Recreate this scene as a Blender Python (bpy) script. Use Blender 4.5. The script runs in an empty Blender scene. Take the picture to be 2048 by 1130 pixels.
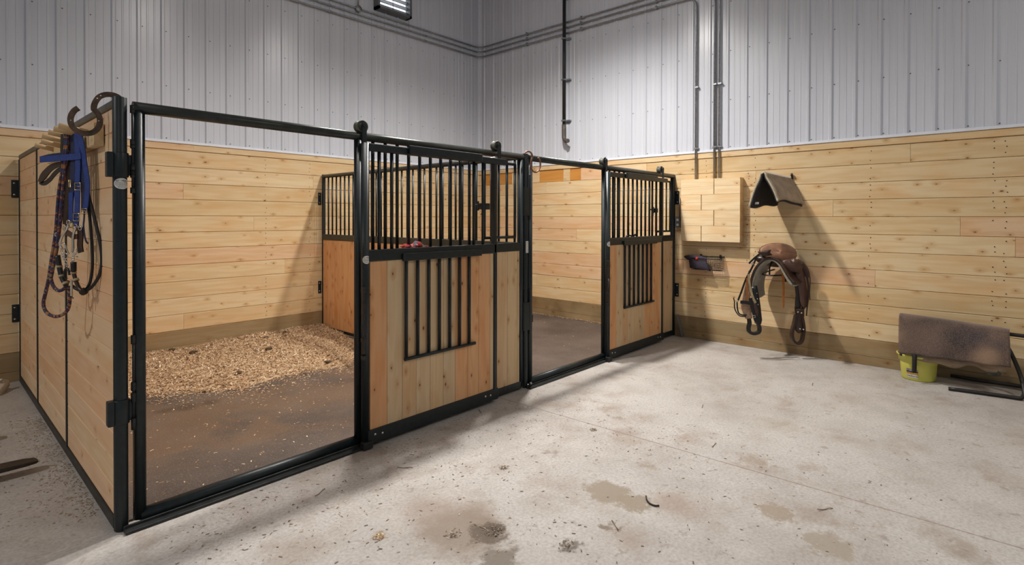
import bpy, math, random
from mathutils import Vector, Matrix
random.seed(7)
C = bpy.context.scene.collection
V = Vector

# ------------------------------------------------------------------ camera
F = 1082.87; YAW, PITCH, ROLL = 0.7364, -0.0077, 0.0016
CAM = V((-0.698, -3.311, 1.588)); SY = 120.85
fw = V((math.cos(YAW)*math.cos(PITCH), math.sin(YAW)*math.cos(PITCH), math.sin(PITCH)))
rt0 = V((math.sin(YAW), -math.cos(YAW), 0)); up0 = rt0.cross(fw)
rt = rt0*math.cos(ROLL)+up0*math.sin(ROLL); up = up0*math.cos(ROLL)-rt0*math.sin(ROLL)
cd = bpy.data.cameras.new('camera'); cam = bpy.data.objects.new('camera', cd); C.objects.link(cam)
M3 = Matrix((rt, up, -fw)).transposed()
cam.matrix_world = Matrix.Translation(CAM) @ M3.to_4x4()
cd.sensor_width = 36; cd.lens = F/2048*36; cd.shift_y = -SY/2048; cd.clip_start = 0.05
bpy.context.scene.camera = cam

# ------------------------------------------------------------------ view, world, lights
sc = bpy.context.scene
sc.view_settings.view_transform = 'Standard'; sc.view_settings.look = 'None'
sc.view_settings.gamma = 1; sc.view_settings.use_curve_mapping = False
sc.view_settings.exposure = -0.12
w = bpy.data.worlds.new('world'); sc.world = w; w.use_nodes = True
w.node_tree.nodes['Background'].inputs[0].default_value = (0.80, 0.90, 1.0, 1)
w.node_tree.nodes['Background'].inputs[1].default_value = 0.27

def fill_lamp(x, y, z, power, size=0.3, col=(1, 0.93, 0.84)):  # unseen disk light, added as fill for the floor on the camera side
    l = bpy.data.lights.new('fill_lamp', 'AREA'); l.shape = 'DISK'; l.size = size
    l.energy = power; l.color = col
    o = bpy.data.objects.new('fill_lamp_light', l); C.objects.link(o); o.location = (x, y, z)
    return o
def hood_lamp(x, y, z, power, r=0.10, col=(1, 0.96, 0.91)):            # lamp in a hood that cuts off its light near the horizontal
    l = bpy.data.lights.new('hood_lamp', 'SPOT'); l.energy = power; l.color = col
    l.spot_size = math.radians(156); l.spot_blend = 1.0; l.shadow_soft_size = r
    o = bpy.data.objects.new('hood_lamp_light', l); C.objects.link(o); o.location = (x, y, z)
    return o
hood_lamp(1.8, 0.55, 4.8, 430)
hood_lamp(4.0, 0.45, 4.8, 1020)
hood_lamp(-4.3, 0.6, 4.7, 600)
fill_lamp(3.2, -5.2, 5.1, 75, 0.6)
fill_lamp(-3.0, -5.5, 5.1, 55, 0.6)

# ------------------------------------------------------------------ dimensions
XM, XR, D, H = 3.133, 6.214, 3.75, 2.183
WZ = 2.44           # top of the wood wainscot
CZ = 5.6            # ceiling

def ray(x, y): return fw + rt*((x-1024)/F) - up*((y-565+SY)/F)
def at(x, y, ax, val):
    d = ray(x, y); i = 'XYZ'.index(ax); return CAM + d*((val-CAM[i])/d[i])
def atd(x, y, depth): return CAM + ray(x, y)*depth
def atp(x, y, p0, n):
    d = ray(x, y); return CAM + d*((V(p0)-CAM).dot(n)/d.dot(n))

# ------------------------------------------------------------------ materials
def mat(name):
    m = bpy.data.materials.new(name); m.use_nodes = True
    nt = m.node_tree; b = nt.nodes['Principled BSDF']; return m, nt, b
def nd(nt, t, **k):
    n = nt.nodes.new(t)
    for a, v in k.items():
        if a.startswith('i_'): n.inputs[a[2:].replace('_', ' ')].default_value = v
        else: setattr(n, a, v)
    return n
def lk(nt, a, b): nt.links.new(a, b)
def mathn(nt, op, a, b=None, clamp=False):
    n = nt.nodes.new('ShaderNodeMath'); n.operation = op; n.use_clamp = clamp
    for i, s in enumerate((a, b)):
        if s is None: continue
        if isinstance(s, (int, float)): n.inputs[i].default_value = s
        else: lk(nt, s, n.inputs[i])
    return n.outputs[0]
def mixc(nt, fac, a, b, mode='MIX'):
    n = nt.nodes.new('ShaderNodeMix'); n.data_type = 'RGBA'; n.blend_type = mode
    for i, s in ((0, fac), (6, a), (7, b)):
        if isinstance(s, (int, float)): n.inputs[i].default_value = s
        elif isinstance(s, tuple): n.inputs[i].default_value = s if len(s) == 4 else (*s, 1)
        else: lk(nt, s, n.inputs[i])
    return n.outputs[2]
def ramp(nt, fac, stops, interp='LINEAR'):
    n = nt.nodes.new('ShaderNodeValToRGB'); n.color_ramp.interpolation = interp
    e = n.color_ramp.elements
    while len(e) < len(stops): e.new(0.5)
    for k, (p, c) in enumerate(stops):
        e[k].position = p
        e[k].color = (*c, 1) if isinstance(c, tuple) else (c, c, c, 1)
    lk(nt, fac, n.inputs[0]); return n.outputs[0]
def noise(nt, vec, scale, detail=3, rough=0.5, dist=0.0):
    n = nd(nt, 'ShaderNodeTexNoise'); n.inputs['Scale'].default_value = scale
    n.inputs['Detail'].default_value = detail; n.inputs['Roughness'].default_value = rough
    n.inputs['Distortion'].default_value = dist
    if vec is not None: lk(nt, vec, n.inputs['Vector'])
    return n.outputs[0]
def bump(nt, b, h, strength, dist=0.01):
    n = nt.nodes.new('ShaderNodeBump'); n.inputs['Strength'].default_value = strength
    n.inputs['Distance'].default_value = dist; lk(nt, h, n.inputs['Height']); lk(nt, n.outputs[0], b.inputs['Normal'])
def plain(name, col, rough=0.5, metal=0.0, var=0.12, scale=12, bmp=0.0, bscale=80, sheen=0.0, spec=0.5):
    m, nt, b = mat(name); pos = nd(nt, 'ShaderNodeNewGeometry').outputs['Position']
    n = noise(nt, pos, scale, 4)
    lo = tuple(c*(1-var) for c in col); hi = tuple(min(1, c*(1+var)) for c in col)
    lk(nt, ramp(nt, n, [(0.3, lo), (0.7, hi)]), b.inputs['Base Color'])
    b.inputs['Roughness'].default_value = rough; b.inputs['Metallic'].default_value = metal
    b.inputs['Specular IOR Level'].default_value = spec
    if sheen: b.inputs['Sheen Weight'].default_value = sheen
    if bmp: bump(nt, b, noise(nt, pos, bscale, 3), bmp, 0.004)
    return m

def wood(name, tints, rough=0.5, knots=0.5, grain=0.5, kcol=(0.16, 0.07, 0.025), dirt=0.0, gain=1.0):
    m, nt, b = mat(name)
    a = nd(nt, 'ShaderNodeAttribute', attribute_name='gp'); s = nd(nt, 'ShaderNodeSeparateXYZ'); lk(nt, a.outputs['Vector'], s.inputs[0])
    u, v, wv = s.outputs
    wn = nd(nt, 'ShaderNodeTexWhiteNoise', noise_dimensions='1D'); lk(nt, wv, wn.inputs['W'])
    n = len(tints)
    base = ramp(nt, wn.outputs['Value'], [((i+0.5)/n, t) for i, t in enumerate(tints)])
    def comb(su, sv, sw):
        c = nd(nt, 'ShaderNodeCombineXYZ')
        lk(nt, mathn(nt, 'MULTIPLY', u, su), c.inputs[0]); lk(nt, mathn(nt, 'MULTIPLY', v, sv), c.inputs[1]); lk(nt, mathn(nt, 'MULTIPLY', wv, sw), c.inputs[2])
        return c.outputs[0]
    # knots
    vo = nd(nt, 'ShaderNodeTexVoronoi', voronoi_dimensions='2D'); vo.inputs['Scale'].default_value = 1
    kc = nd(nt, 'ShaderNodeCombineXYZ')
    lk(nt, mathn(nt, 'ADD', mathn(nt, 'MULTIPLY', u, 4.4), mathn(nt, 'MULTIPLY', wv, 13.7)), kc.inputs[0])
    lk(nt, mathn(nt, 'ADD', mathn(nt, 'MULTIPLY', v, 7.5), mathn(nt, 'MULTIPLY', wv, 7.3)), kc.inputs[1])
    lk(nt, kc.outputs[0], vo.inputs['Vector'])
    sp = nd(nt, 'ShaderNodeSeparateColor'); lk(nt, vo.outputs['Color'], sp.inputs[0])
    sel = mathn(nt, 'LESS_THAN', sp.outputs[0], knots)
    kr = mathn(nt, 'MULTIPLY', mathn(nt, 'POWER', sp.outputs[1], 2.0), 0.055); kr = mathn(nt, 'ADD', kr, 0.022)
    d = mathn(nt, 'DIVIDE', vo.outputs['Distance'], kr)
    core = mathn(nt, 'MULTIPLY', ramp(nt, d, [(0.6, 1.0), (1.0, 0.0)]), sel)
    halo = mathn(nt, 'MULTIPLY', ramp(nt, mathn(nt, 'MULTIPLY', vo.outputs['Distance'], 1.0), [(0.04, 1.0), (0.32, 0.0)]), sel)
    # grain
    g0 = noise(nt, comb(0.9, 9, 53.3), 1.0, 2)
    ph = mathn(nt, 'MULTIPLY', g0, 26); ph = mathn(nt, 'ADD', ph, mathn(nt, 'MULTIPLY', halo, 3.0))
    wave = mathn(nt, 'SINE', ph); wave = mathn(nt, 'MULTIPLY', mathn(nt, 'ADD', wave, 1.0), 0.5)
    fine = noise(nt, comb(3, 170, 17.3), 1.0, 3)
    blot = noise(nt, comb(2.2, 6, 29.0), 1.0, 3)
    f = mathn(nt, 'ADD', mathn(nt, 'MULTIPLY', wave, 0.42*grain), mathn(nt, 'MULTIPLY', fine, 0.5*grain))
    col = mixc(nt, f, base, (0.66, 0.44, 0.19), 'MULTIPLY')
    col = mixc(nt, mathn(nt, 'MULTIPLY', ramp(nt, blot, [(0.45, 0.0), (0.72, 1.0)]), 0.38), col, (0.95, 0.66, 0.36), 'MULTIPLY')
    col = mixc(nt, mathn(nt, 'MULTIPLY', mathn(nt, 'POWER', halo, 2.0), 0.50), col, (0.66, 0.42, 0.20), 'MULTIPLY')
    col = mixc(nt, mathn(nt, 'MULTIPLY', core, 0.85), col, kcol)
    if dirt:
        pos = nd(nt, 'ShaderNodeNewGeometry').outputs['Position']
        dn = noise(nt, pos, 2.3, 4)
        col = mixc(nt, mathn(nt, 'MULTIPLY', ramp(nt, dn, [(0.45, 0.0), (0.7, 1.0)]), dirt), col, (0.45, 0.38, 0.3), 'MULTIPLY')
    lk(nt, col, b.inputs['Base Color']); b.inputs['Roughness'].default_value = rough
    b.inputs['Specular IOR Level'].default_value = 0.35
    bump(nt, b, fine, 0.12, 0.003)
    return m

MT = {}
MT['pine'] = wood('pine_boards', [(0.72, 0.57, 0.35), (0.69, 0.53, 0.31), (0.76, 0.62, 0.40), (0.71, 0.55, 0.33), (0.66, 0.51, 0.29), (0.74, 0.59, 0.37), (0.71, 0.50, 0.32)], knots=0.42, grain=0.5)
MT['pine_pale'] = wood('pale_pine_boards', [(0.86, 0.70, 0.46), (0.83, 0.66, 0.42), (0.88, 0.72, 0.48)], knots=0.25, grain=0.4)
MT['cedar'] = wood('tan_planks', [(0.64, 0.48, 0.29), (0.66, 0.50, 0.31), (0.62, 0.47, 0.30), (0.66, 0.46, 0.27), (0.60, 0.46, 0.29)], kcol=(0.10, 0.04, 0.015), knots=0.75, grain=0.45)
MT['orange'] = wood('orange_planks', [(0.70, 0.42, 0.22), (0.68, 0.38, 0.19), (0.72, 0.44, 0.23)], kcol=(0.10, 0.035, 0.015), knots=0.8, grain=0.5)
MT['side'] = wood('rosy_planks', [(0.78, 0.60, 0.40), (0.80, 0.50, 0.30), (0.82, 0.64, 0.44), (0.78, 0.54, 0.35), (0.80, 0.62, 0.41), (0.76, 0.50, 0.31)], knots=0.35, grain=0.35)
MT['amber'] = wood('amber_timber', [(0.62, 0.30, 0.07), (0.56, 0.27, 0.06), (0.66, 0.34, 0.09)], knots=0.3)
MT['treated'] = wood('brown_treated_timber', [(0.33, 0.25, 0.14), (0.36, 0.27, 0.15), (0.30, 0.23, 0.13)], knots=0.3, dirt=0.6)
MT['peg'] = wood('bare_dowel', [(0.55, 0.40, 0.22), (0.60, 0.44, 0.25)], knots=0.0)
MT['steel'] = plain('dark_green_painted_steel', (0.009, 0.015, 0.017), 0.40, 0.0, 0.25, 30, 0.05, 150, spec=0.42)
MT['steelworn'] = plain('worn_dark_steel', (0.022, 0.024, 0.024), 0.45, 0.3, 0.4, 20, 0.1)
MT['railtop'] = plain('rubbed_dark_rail', (0.030, 0.033, 0.028), 0.33, 0.2, 0.3, 15)
MT['sidesteel'] = plain('dull_grey_steel', (0.10, 0.095, 0.075), 0.5, 0.3, 0.25, 10)
MT['galv'] = plain('galvanised_conduit', (0.30, 0.31, 0.32), 0.38, 0.85, 0.2, 25)
MT['blackpipe'] = plain('black_pipe', (0.015, 0.014, 0.014), 0.45, 0.1)
MT['greypipe'] = plain('grey_brown_plastic', (0.075, 0.062, 0.052), 0.5)
MT['white_trim'] = plain('white_trim_metal', (0.72, 0.74, 0.80), 0.35, 0.0, 0.03)
MT['fan'] = plain('fan_housing', (0.13, 0.135, 0.14), 0.45, 0.3)
MT['black'] = plain('black_leather', (0.010, 0.009, 0.010), 0.38, 0, 0.3, 30, 0.15, 120)
MT['dbrown'] = plain('dark_brown_leather', (0.030, 0.013, 0.009), 0.36, 0, 0.35, 14, 0.25, 90)
MT['brown'] = plain('brown_leather', (0.080, 0.036, 0.023), 0.42, 0, 0.3, 14, 0.25, 90)
MT['seat'] = plain('tan_suede', (0.27, 0.125, 0.065), 0.6, 0, 0.25, 12, 0.2, 120, 0.3)
MT['fringe'] = plain('mohair', (0.33, 0.21, 0.13), 0.8, 0, 0.3, 40, 0.3, 200)
MT['tanstrap'] = plain('tan_strap', (0.40, 0.31, 0.17), 0.55, 0, 0.2, 20)
MT['orangestrap'] = plain('orange_latigo', (0.34, 0.11, 0.018), 0.45, 0, 0.2, 20)
MT['fleece'] = plain('grey_fleece', (0.26, 0.23, 0.17), 0.95, 0, 0.2, 40, 0.6, 120, 0.3)
MT['padtop'] = plain('tan_felt', (0.28, 0.20, 0.125), 0.95, 0, 0.30, 9, 0.5, 120, 0.4)
MT['padedge'] = plain('pale_felt_edge', (0.42, 0.36, 0.26), 0.95, 0, 0.2, 30, 0.5, 120)
MT['lining'] = plain('black_lining', (0.010, 0.010, 0.014), 0.6, 0, 0.4, 30, 0.4, 60)
MT['blue'] = plain('blue_webbing', (0.007, 0.036, 0.21), 0.6, 0, 0.25, 60, 0.3, 400)
MT['navy'] = plain('navy_webbing', (0.008, 0.014, 0.06), 0.6, 0, 0.25, 60, 0.3, 400)
MT['chrome'] = plain('nickel', (0.62, 0.60, 0.56), 0.18, 1.0, 0.1)
MT['brass'] = plain('brass', (0.60, 0.45, 0.22), 0.28, 1.0, 0.1)
MT['shoe'] = plain('rusty_horseshoe', (0.10, 0.062, 0.042), 0.42, 0.6, 0.5, 25, 0.4, 60)
MT['coppershoe'] = plain('copper_brown_steel', (0.24, 0.125, 0.085), 0.42, 0.5, 0.3, 25)
MT['wire'] = plain('black_wire', (0.02, 0.018, 0.016), 0.45, 0.3)
MT['bucket'] = plain('yellow_plastic', (0.60, 0.57, 0.11), 0.42, 0, 0.06, 5)
MT['yellowin'] = MT['bucket']
MT['darkcloth'] = plain('purple_black_cloth', (0.028, 0.020, 0.034), 0.8, 0, 0.4, 40, 0.4, 90)
MT['red'] = plain('red_cloth', (0.42, 0.02, 0.02), 0.8, 0, 0.3, 40)
MT['white'] = plain('white_paper', (0.70, 0.68, 0.64), 0.6, 0, 0.06, 9)
MT['ink'] = plain('black_ink', (0.02, 0.02, 0.02), 0.6)
MT['sack'] = plain('pale_sack', (0.62, 0.54, 0.44), 0.7, 0, 0.15, 6, 0.3, 30)
MT['grey'] = plain('grey_plate', (0.16, 0.165, 0.17), 0.5, 0.4)
MT['wheel'] = plain('grey_green_nylon_wheel', (0.10, 0.105, 0.085), 0.45, 0.0)
MT['olive'] = plain('camouflage_green', (0.045, 0.045, 0.03), 0.85, 0, 0.4, 30)
MT['tine'] = plain('worn_brown_steel', (0.045, 0.034, 0.026), 0.55, 0.4, 0.4, 8, 0.3, 40)

def liner_mat():
    m, nt, b = mat('white_liner_steel')
    pos = nd(nt, 'ShaderNodeNewGeometry').outputs['Position']
    mp = nd(nt, 'ShaderNodeMapping'); mp.inputs['Scale'].default_value = (9, 9, 0.25); lk(nt, pos, mp.inputs[0])
    n = noise(nt, mp.outputs[0], 1.0, 3)
    lk(nt, ramp(nt, n, [(0.3, (0.55, 0.57, 0.625)), (0.7, (0.60, 0.62, 0.675))]), b.inputs['Base Color'])
    b.inputs['Roughness'].default_value = 0.26
    bump(nt, b, noise(nt, pos, 500, 2), 0.04, 0.001)
    return m
MT['liner'] = liner_mat()

def concrete():
    m, nt, b = mat('stained_concrete')
    pos = nd(nt, 'ShaderNodeNewGeometry').outputs['Position']
    big = noise(nt, pos, 0.8, 5, 0.6); med = noise(nt, pos, 4.0, 5, 0.6, 0.4); fine = noise(nt, pos, 60, 3, 0.6)
    col = ramp(nt, big, [(0.32, (0.37, 0.34, 0.315)), (0.62, (0.50, 0.475, 0.45))])
    col = mixc(nt, ramp(nt, med, [(0.40, 0.0), (0.75, 0.5)]), col, (0.60, 0.575, 0.55))
    col = mixc(nt, ramp(nt, fine, [(0.3, 0.45), (0.62, 0.0)]), col, (0.24, 0.20, 0.16))
    # tracked-in dirt
    s1 = noise(nt, pos, 3.0, 6, 0.62, 0.3); s1m = ramp(nt, s1, [(0.50, 0.0), (0.68, 1.0)])
    s2 = noise(nt, pos, 0.9, 2); s2m = ramp(nt, s2, [(0.42, 0.0), (0.62, 1.0)])
    col = mixc(nt, mathn(nt, 'MULTIPLY', mathn(nt, 'MULTIPLY', s1m, s2m), 0.62), col, (0.25, 0.18, 0.13))
    s3 = noise(nt, pos, 14.0, 4, 0.6, 0.6); s3m = ramp(nt, s3, [(0.60, 0.0), (0.70, 1.0)])
    col = mixc(nt, mathn(nt, 'MULTIPLY', s3m, 0.45), col, (0.20, 0.15, 0.11))
    # individual stains: pixel of the floor point, radius, strength, colour
    wob = nd(nt, 'ShaderNodeTexNoise'); wob.inputs['Scale'].default_value = 9; wob.inputs['Detail'].default_value = 8; wob.inputs['Roughness'].default_value = 0.72; lk(nt, pos, wob.inputs['Vector'])
    vm = nd(nt, 'ShaderNodeVectorMath', operation='SUBTRACT'); lk(nt, wob.outputs['Color'], vm.inputs[0]); vm.inputs[1].default_value = (0.5, 0.5, 0.5)
    vs = nd(nt, 'ShaderNodeVectorMath', operation='SCALE'); lk(nt, vm.outputs[0], vs.inputs[0]); vs.inputs['Scale'].default_value = 0.34
    va = nd(nt, 'ShaderNodeVectorMath', operation='ADD'); lk(nt, pos, va.inputs[0]); lk(nt, vs.outputs[0], va.inputs[1])
    stains = [(925, 1060, 0.24, 0.60, 0.35, (0.22, 0.165, 0.12)), (975, 1065, 0.10, 0.75, 0.2, (0.11, 0.08, 0.055)), (1000, 1120, 0.11, 0.7, 0.2, (0.16, 0.13, 0.10)),
              (1215, 985, 0.13, 0.75, 0.12, (0.28, 0.23, 0.175)), (1265, 1005, 0.10, 0.75, 0.1, (0.28, 0.23, 0.17)), (1218, 1055, 0.05, 0.7, 0.2, (0.17, 0.13, 0.09)),
              (1140, 1090, 0.06, 0.7, 0.3, (0.13, 0.11, 0.09)), (1555, 1025, 0.09, 0.65, 0.12, (0.30, 0.24, 0.18)), (1660, 1090, 0.11, 0.62, 0.12, (0.31, 0.26, 0.205)),
              (1255, 882, 0.10, 0.35, 0.4, (0.30, 0.24, 0.18)), (1500, 920, 0.09, 0.4, 0.4, (0.27, 0.21, 0.15)), (1620, 935, 0.08, 0.35, 0.5, (0.28, 0.22, 0.17)),
              (1690, 795, 0.16, 0.35, 0.7, (0.30, 0.25, 0.20)), (1560, 850, 0.17, 0.28, 0.7, (0.30, 0.25, 0.19)), (1930, 1105, 0.10, 0.4, 0.5, (0.26, 0.21, 0.16)),
              (755, 1075, 0.05, 0.6, 0.5, (0.25, 0.16, 0.05)), (1290, 930, 0.06, 0.4, 0.4, (0.26, 0.2, 0.14)), (1100, 905, 0.05, 0.4, 0.5, (0.2, 0.15, 0.11)),
              (600, 1100, 0.16, 0.3, 0.7, (0.26, 0.2, 0.15)), (860, 1020, 0.20, 0.35, 0.8, (0.30, 0.22, 0.17)), (985, 1060, 0.05, 0.85, 0.5, (0.07, 0.045, 0.03)), (1080, 1010, 0.12, 0.3, 0.8, (0.26, 0.21, 0.17)), (1330, 1000, 0.10, 0.3, 0.8, (0.30, 0.22, 0.17)), (1370, 1010, 0.15, 0.3, 0.8, (0.30, 0.22, 0.17)), (705, 905, 0.25, 0.4, 0.9, (0.2, 0.16, 0.11)), (1255, 1075, 0.12, 0.4, 0.7, (0.27, 0.20, 0.15)), (1380, 880, 0.10, 0.3, 0.5, (0.27, 0.20, 0.15)), (1830, 960, 0.10, 0.25, 0.7, (0.25, 0.21, 0.17))]
    for x, y, r, a, soft, c in stains:
        p = at(x, y, 'Z', 0)
        dn = nd(nt, 'ShaderNodeVectorMath', operation='DISTANCE'); lk(nt, va.outputs[0], dn.inputs[0]); dn.inputs[1].default_value = p
        mr = nd(nt, 'ShaderNodeMapRange', interpolation_type='SMOOTHSTEP'); lk(nt, dn.outputs['Value'], mr.inputs[0])
        mr.inputs[1].default_value = r*(0.85-soft); mr.inputs[2].default_value = r*(1.1+soft*0.6); mr.inputs[3].default_value = min(.92, a*1.25); mr.inputs[4].default_value = 0
        col = mixc(nt, mr.outputs[0], col, c)
    # saw-cut joint running away from the stalls
    s = nd(nt, 'ShaderNodeSeparateXYZ'); lk(nt, pos, s.inputs[0])
    jx = mathn(nt, 'ADD', s.outputs[0], mathn(nt, 'MULTIPLY', s.outputs[1], 0.034))
    jx = mathn(nt, 'ADD', jx, mathn(nt, 'MULTIPLY', noise(nt, pos, 25, 3), 0.006))
    jd = mathn(nt, 'ABSOLUTE', mathn(nt, 'SUBTRACT', jx, 2.765))
    jm = ramp(nt, mathn(nt, 'MULTIPLY', jd, 100), [(0.18, 1.0), (0.5, 0.0)])
    col = mixc(nt, mathn(nt, 'MULTIPLY', jm, 0.75), col, (0.16, 0.085, 0.055))
    lk(nt, col, b.inputs['Base Color'])
    b.inputs['Roughness'].default_value = 0.62; b.inputs['Specular IOR Level'].default_value = 0.35
    bump(nt, b, med, 0.06, 0.01)
    return m
MT['concrete'] = concrete()

def matmat(dust):
    m, nt, b = mat('rubber_mat_with_dust')
    pos = nd(nt, 'ShaderNodeNewGeometry').outputs['Position']
    n1 = noise(nt, pos, 1.3, 5, 0.6, 0.3); n2 = noise(nt, pos, 90, 3, 0.7)
    col = ramp(nt, n1, [(0.35, (0.050, 0.036, 0.031)), (0.65, (0.105, 0.080, 0.066))])
    n3 = noise(nt, pos, 1.1, 5, 0.65, 0.5)
    mp = nd(nt, 'ShaderNodeMapping'); mp.inputs['Location'].default_value = (3.1, 1.7, 0); lk(nt, pos, mp.inputs[0])
    n4 = noise(nt, mp.outputs[0], 1.6, 4, 0.6)
    if dust:
        s = nd(nt, 'ShaderNodeSeparateXYZ'); lk(nt, pos, s.inputs[0])
        band = ramp(nt, mathn(nt, 'ADD', mathn(nt, 'MULTIPLY', s.outputs[1], 0.33), mathn(nt, 'MULTIPLY', mathn(nt, 'SUBTRACT', n3, 0.5), 1.3)), [(0.12, 0.0), (0.30, 1.0), (0.50, 0.8), (0.66, 0.0)])
        col = mixc(nt, mathn(nt, 'MULTIPLY', band, 0.62), col, (0.15, 0.088, 0.046))
        for x, y, r in ((370, 815, 0.16), (420, 805, 0.13), (330, 822, 0.12)):
            p = at(x, y, 'Z', 0.01)
            dn = nd(nt, 'ShaderNodeVectorMath', operation='DISTANCE'); lk(nt, pos, dn.inputs[0]); dn.inputs[1].default_value = p
            dv = mathn(nt, 'ADD', dn.outputs['Value'], mathn(nt, 'MULTIPLY', n2, 0.06))
            col = mixc(nt, ramp(nt, mathn(nt, 'DIVIDE', dv, r), [(0.5, 0.75), (1.2, 0.0)]), col, (0.045, 0.024, 0.014))
    col = mixc(nt, ramp(nt, n4, [(0.5, 0.0), (0.75, 0.35)]), col, (0.15, 0.125, 0.105))
    col = mixc(nt, ramp(nt, n2, [(0.54, 0.0), (0.70, 0.6)]), col, (0.30, 0.21, 0.13))
    lk(nt, col, b.inputs['Base Color']); b.inputs['Roughness'].default_value = 0.6
    bump(nt, b, n2, 0.2, 0.003)
    return m
MT['mat'] = matmat(True); MT['mat2'] = matmat(False)

def rope_mat():
    m, nt, b = mat('purple_orange_rope')
    a = nd(nt, 'ShaderNodeAttribute', attribute_name='gp')
    vo = nd(nt, 'ShaderNodeTexVoronoi'); vo.inputs['Scale'].default_value = 1
    mp = nd(nt, 'ShaderNodeMapping'); mp.inputs['Scale'].default_value = (95, 1.2, 1); lk(nt, a.outputs['Vector'], mp.inputs[0]); lk(nt, mp.outputs[0], vo.inputs['Vector'])
    sp = nd(nt, 'ShaderNodeSeparateColor'); lk(nt, vo.outputs['Color'], sp.inputs[0])
    lk(nt, ramp(nt, sp.outputs[0], [(0.0, (0.035, 0.02, 0.07)), (0.35, (0.06, 0.03, 0.05)), (0.55, (0.33, 0.11, 0.03)), (0.7, (0.02, 0.05, 0.11)), (0.85, (0.30, 0.17, 0.08))], 'CONSTANT'), b.inputs['Base Color'])
    b.inputs['Roughness'].default_value = 0.75
    return m
MT['rope'] = rope_mat()

def chipmat(name, stops, var=True):
    m, nt, b = mat(name)
    a = nd(nt, 'ShaderNodeAttribute', attribute_name='gp'); s = nd(nt, 'ShaderNodeSeparateXYZ'); lk(nt, a.outputs['Vector'], s.inputs[0])
    wn = nd(nt, 'ShaderNodeTexWhiteNoise', noise_dimensions='1D'); lk(nt, s.outputs[2], wn.inputs['W'])
    lk(nt, ramp(nt, wn.outputs['Value'], stops), b.inputs['Base Color']); b.inputs['Roughness'].default_value = 0.8
    return m
MT['chips'] = chipmat('wood_shavings', [(0.0, (0.12, 0.06, 0.025)), (0.2, (0.33, 0.18, 0.085)), (0.5, (0.48, 0.30, 0.155)), (0.75, (0.62, 0.44, 0.26)), (1.0, (0.90, 0.78, 0.58))])
MT['litter'] = chipmat('floor_litter', [(0.0, (0.10, 0.07, 0.05)), (0.5, (0.20, 0.15, 0.10)), (0.8, (0.35, 0.27, 0.18)), (1.0, (0.6, 0.52, 0.4))])
MT['sawdust'] = chipmat('tan_sawdust', [(0.0, (0.20, 0.14, 0.085)), (0.5, (0.30, 0.22, 0.14)), (1.0, (0.48, 0.38, 0.26))])
def label_mat():
    m, nt, b = mat('bucket_label')
    a = nd(nt, 'ShaderNodeAttribute', attribute_name='gp'); s = nd(nt, 'ShaderNodeSeparateXYZ'); lk(nt, a.outputs['Vector'], s.inputs[0])
    n = noise(nt, a.outputs['Vector'], 9, 3)
    v = mathn(nt, 'ADD', s.outputs[1], mathn(nt, 'MULTIPLY', mathn(nt, 'SUBTRACT', n, 0.5), 0.25))
    lk(nt, ramp(nt, v, [(0.0, (0.5, 0.5, 0.42)), (0.16, (0.10, 0.10, 0.08)), (0.24, (0.55, 0.54, 0.48)), (0.38, (0.42, 0.22, 0.03)), (0.62, (0.04, 0.03, 0.05)), (0.8, (0.25, 0.23, 0.30)), (0.95, (0.05, 0.04, 0.05))], 'CONSTANT'), b.inputs['Base Color'])
    return m
MT['label'] = label_mat()
def blanket_mat():
    m, nt, b = mat('worn_brown_fleece')
    pos = nd(nt, 'ShaderNodeNewGeometry').outputs['Position']
    n1 = noise(nt, pos, 2.6, 4, 0.55, 0.3); n2 = noise(nt, pos, 130, 3)
    col = ramp(nt, n1, [(0.34, (0.030, 0.022, 0.022)), (0.50, (0.090, 0.056, 0.041)), (0.70, (0.19, 0.12, 0.078))])
    for x, y, r, c in ((1955, 672, 0.22, (0.035, 0.026, 0.032)), (2000, 690, 0.15, (0.04, 0.03, 0.035)), (1975, 715, 0.17, (0.27, 0.17, 0.105)), (1850, 680, 0.25, (0.10, 0.062, 0.047))):
        p = at(x, y, 'X', 5.82)
        dn = nd(nt, 'ShaderNodeVectorMath', operation='DISTANCE'); lk(nt, pos, dn.inputs[0]); dn.inputs[1].default_value = p
        dv = mathn(nt, 'ADD', dn.outputs['Value'], mathn(nt, 'MULTIPLY', n1, 0.1))
        col = mixc(nt, ramp(nt, mathn(nt, 'DIVIDE', dv, r), [(0.45, 0.9), (1.25, 0.0)]), col, c)
    col = mixc(nt, ramp(nt, n2, [(0.4, 0.0), (0.7, 0.25)]), col, (0.35, 0.25, 0.18))
    lk(nt, col, b.inputs['Base Color']); b.inputs['Roughness'].default_value = 0.95
    b.inputs['Sheen Weight'].default_value = 0.3
    bump(nt, b, n2, 0.5, 0.004)
    return m
MT['blanket'] = blanket_mat()
def sky_mat():
    m, nt, b = mat('daylight_outside')
    b.inputs['Emission Color'].default_value = (0.92, 0.97, 1, 1); b.inputs['Emission Strength'].default_value = 1.6
    b.inputs['Base Color'].default_value = (0.8, 0.9, 1, 1)
    return m
MT['sky'] = sky_mat()

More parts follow.
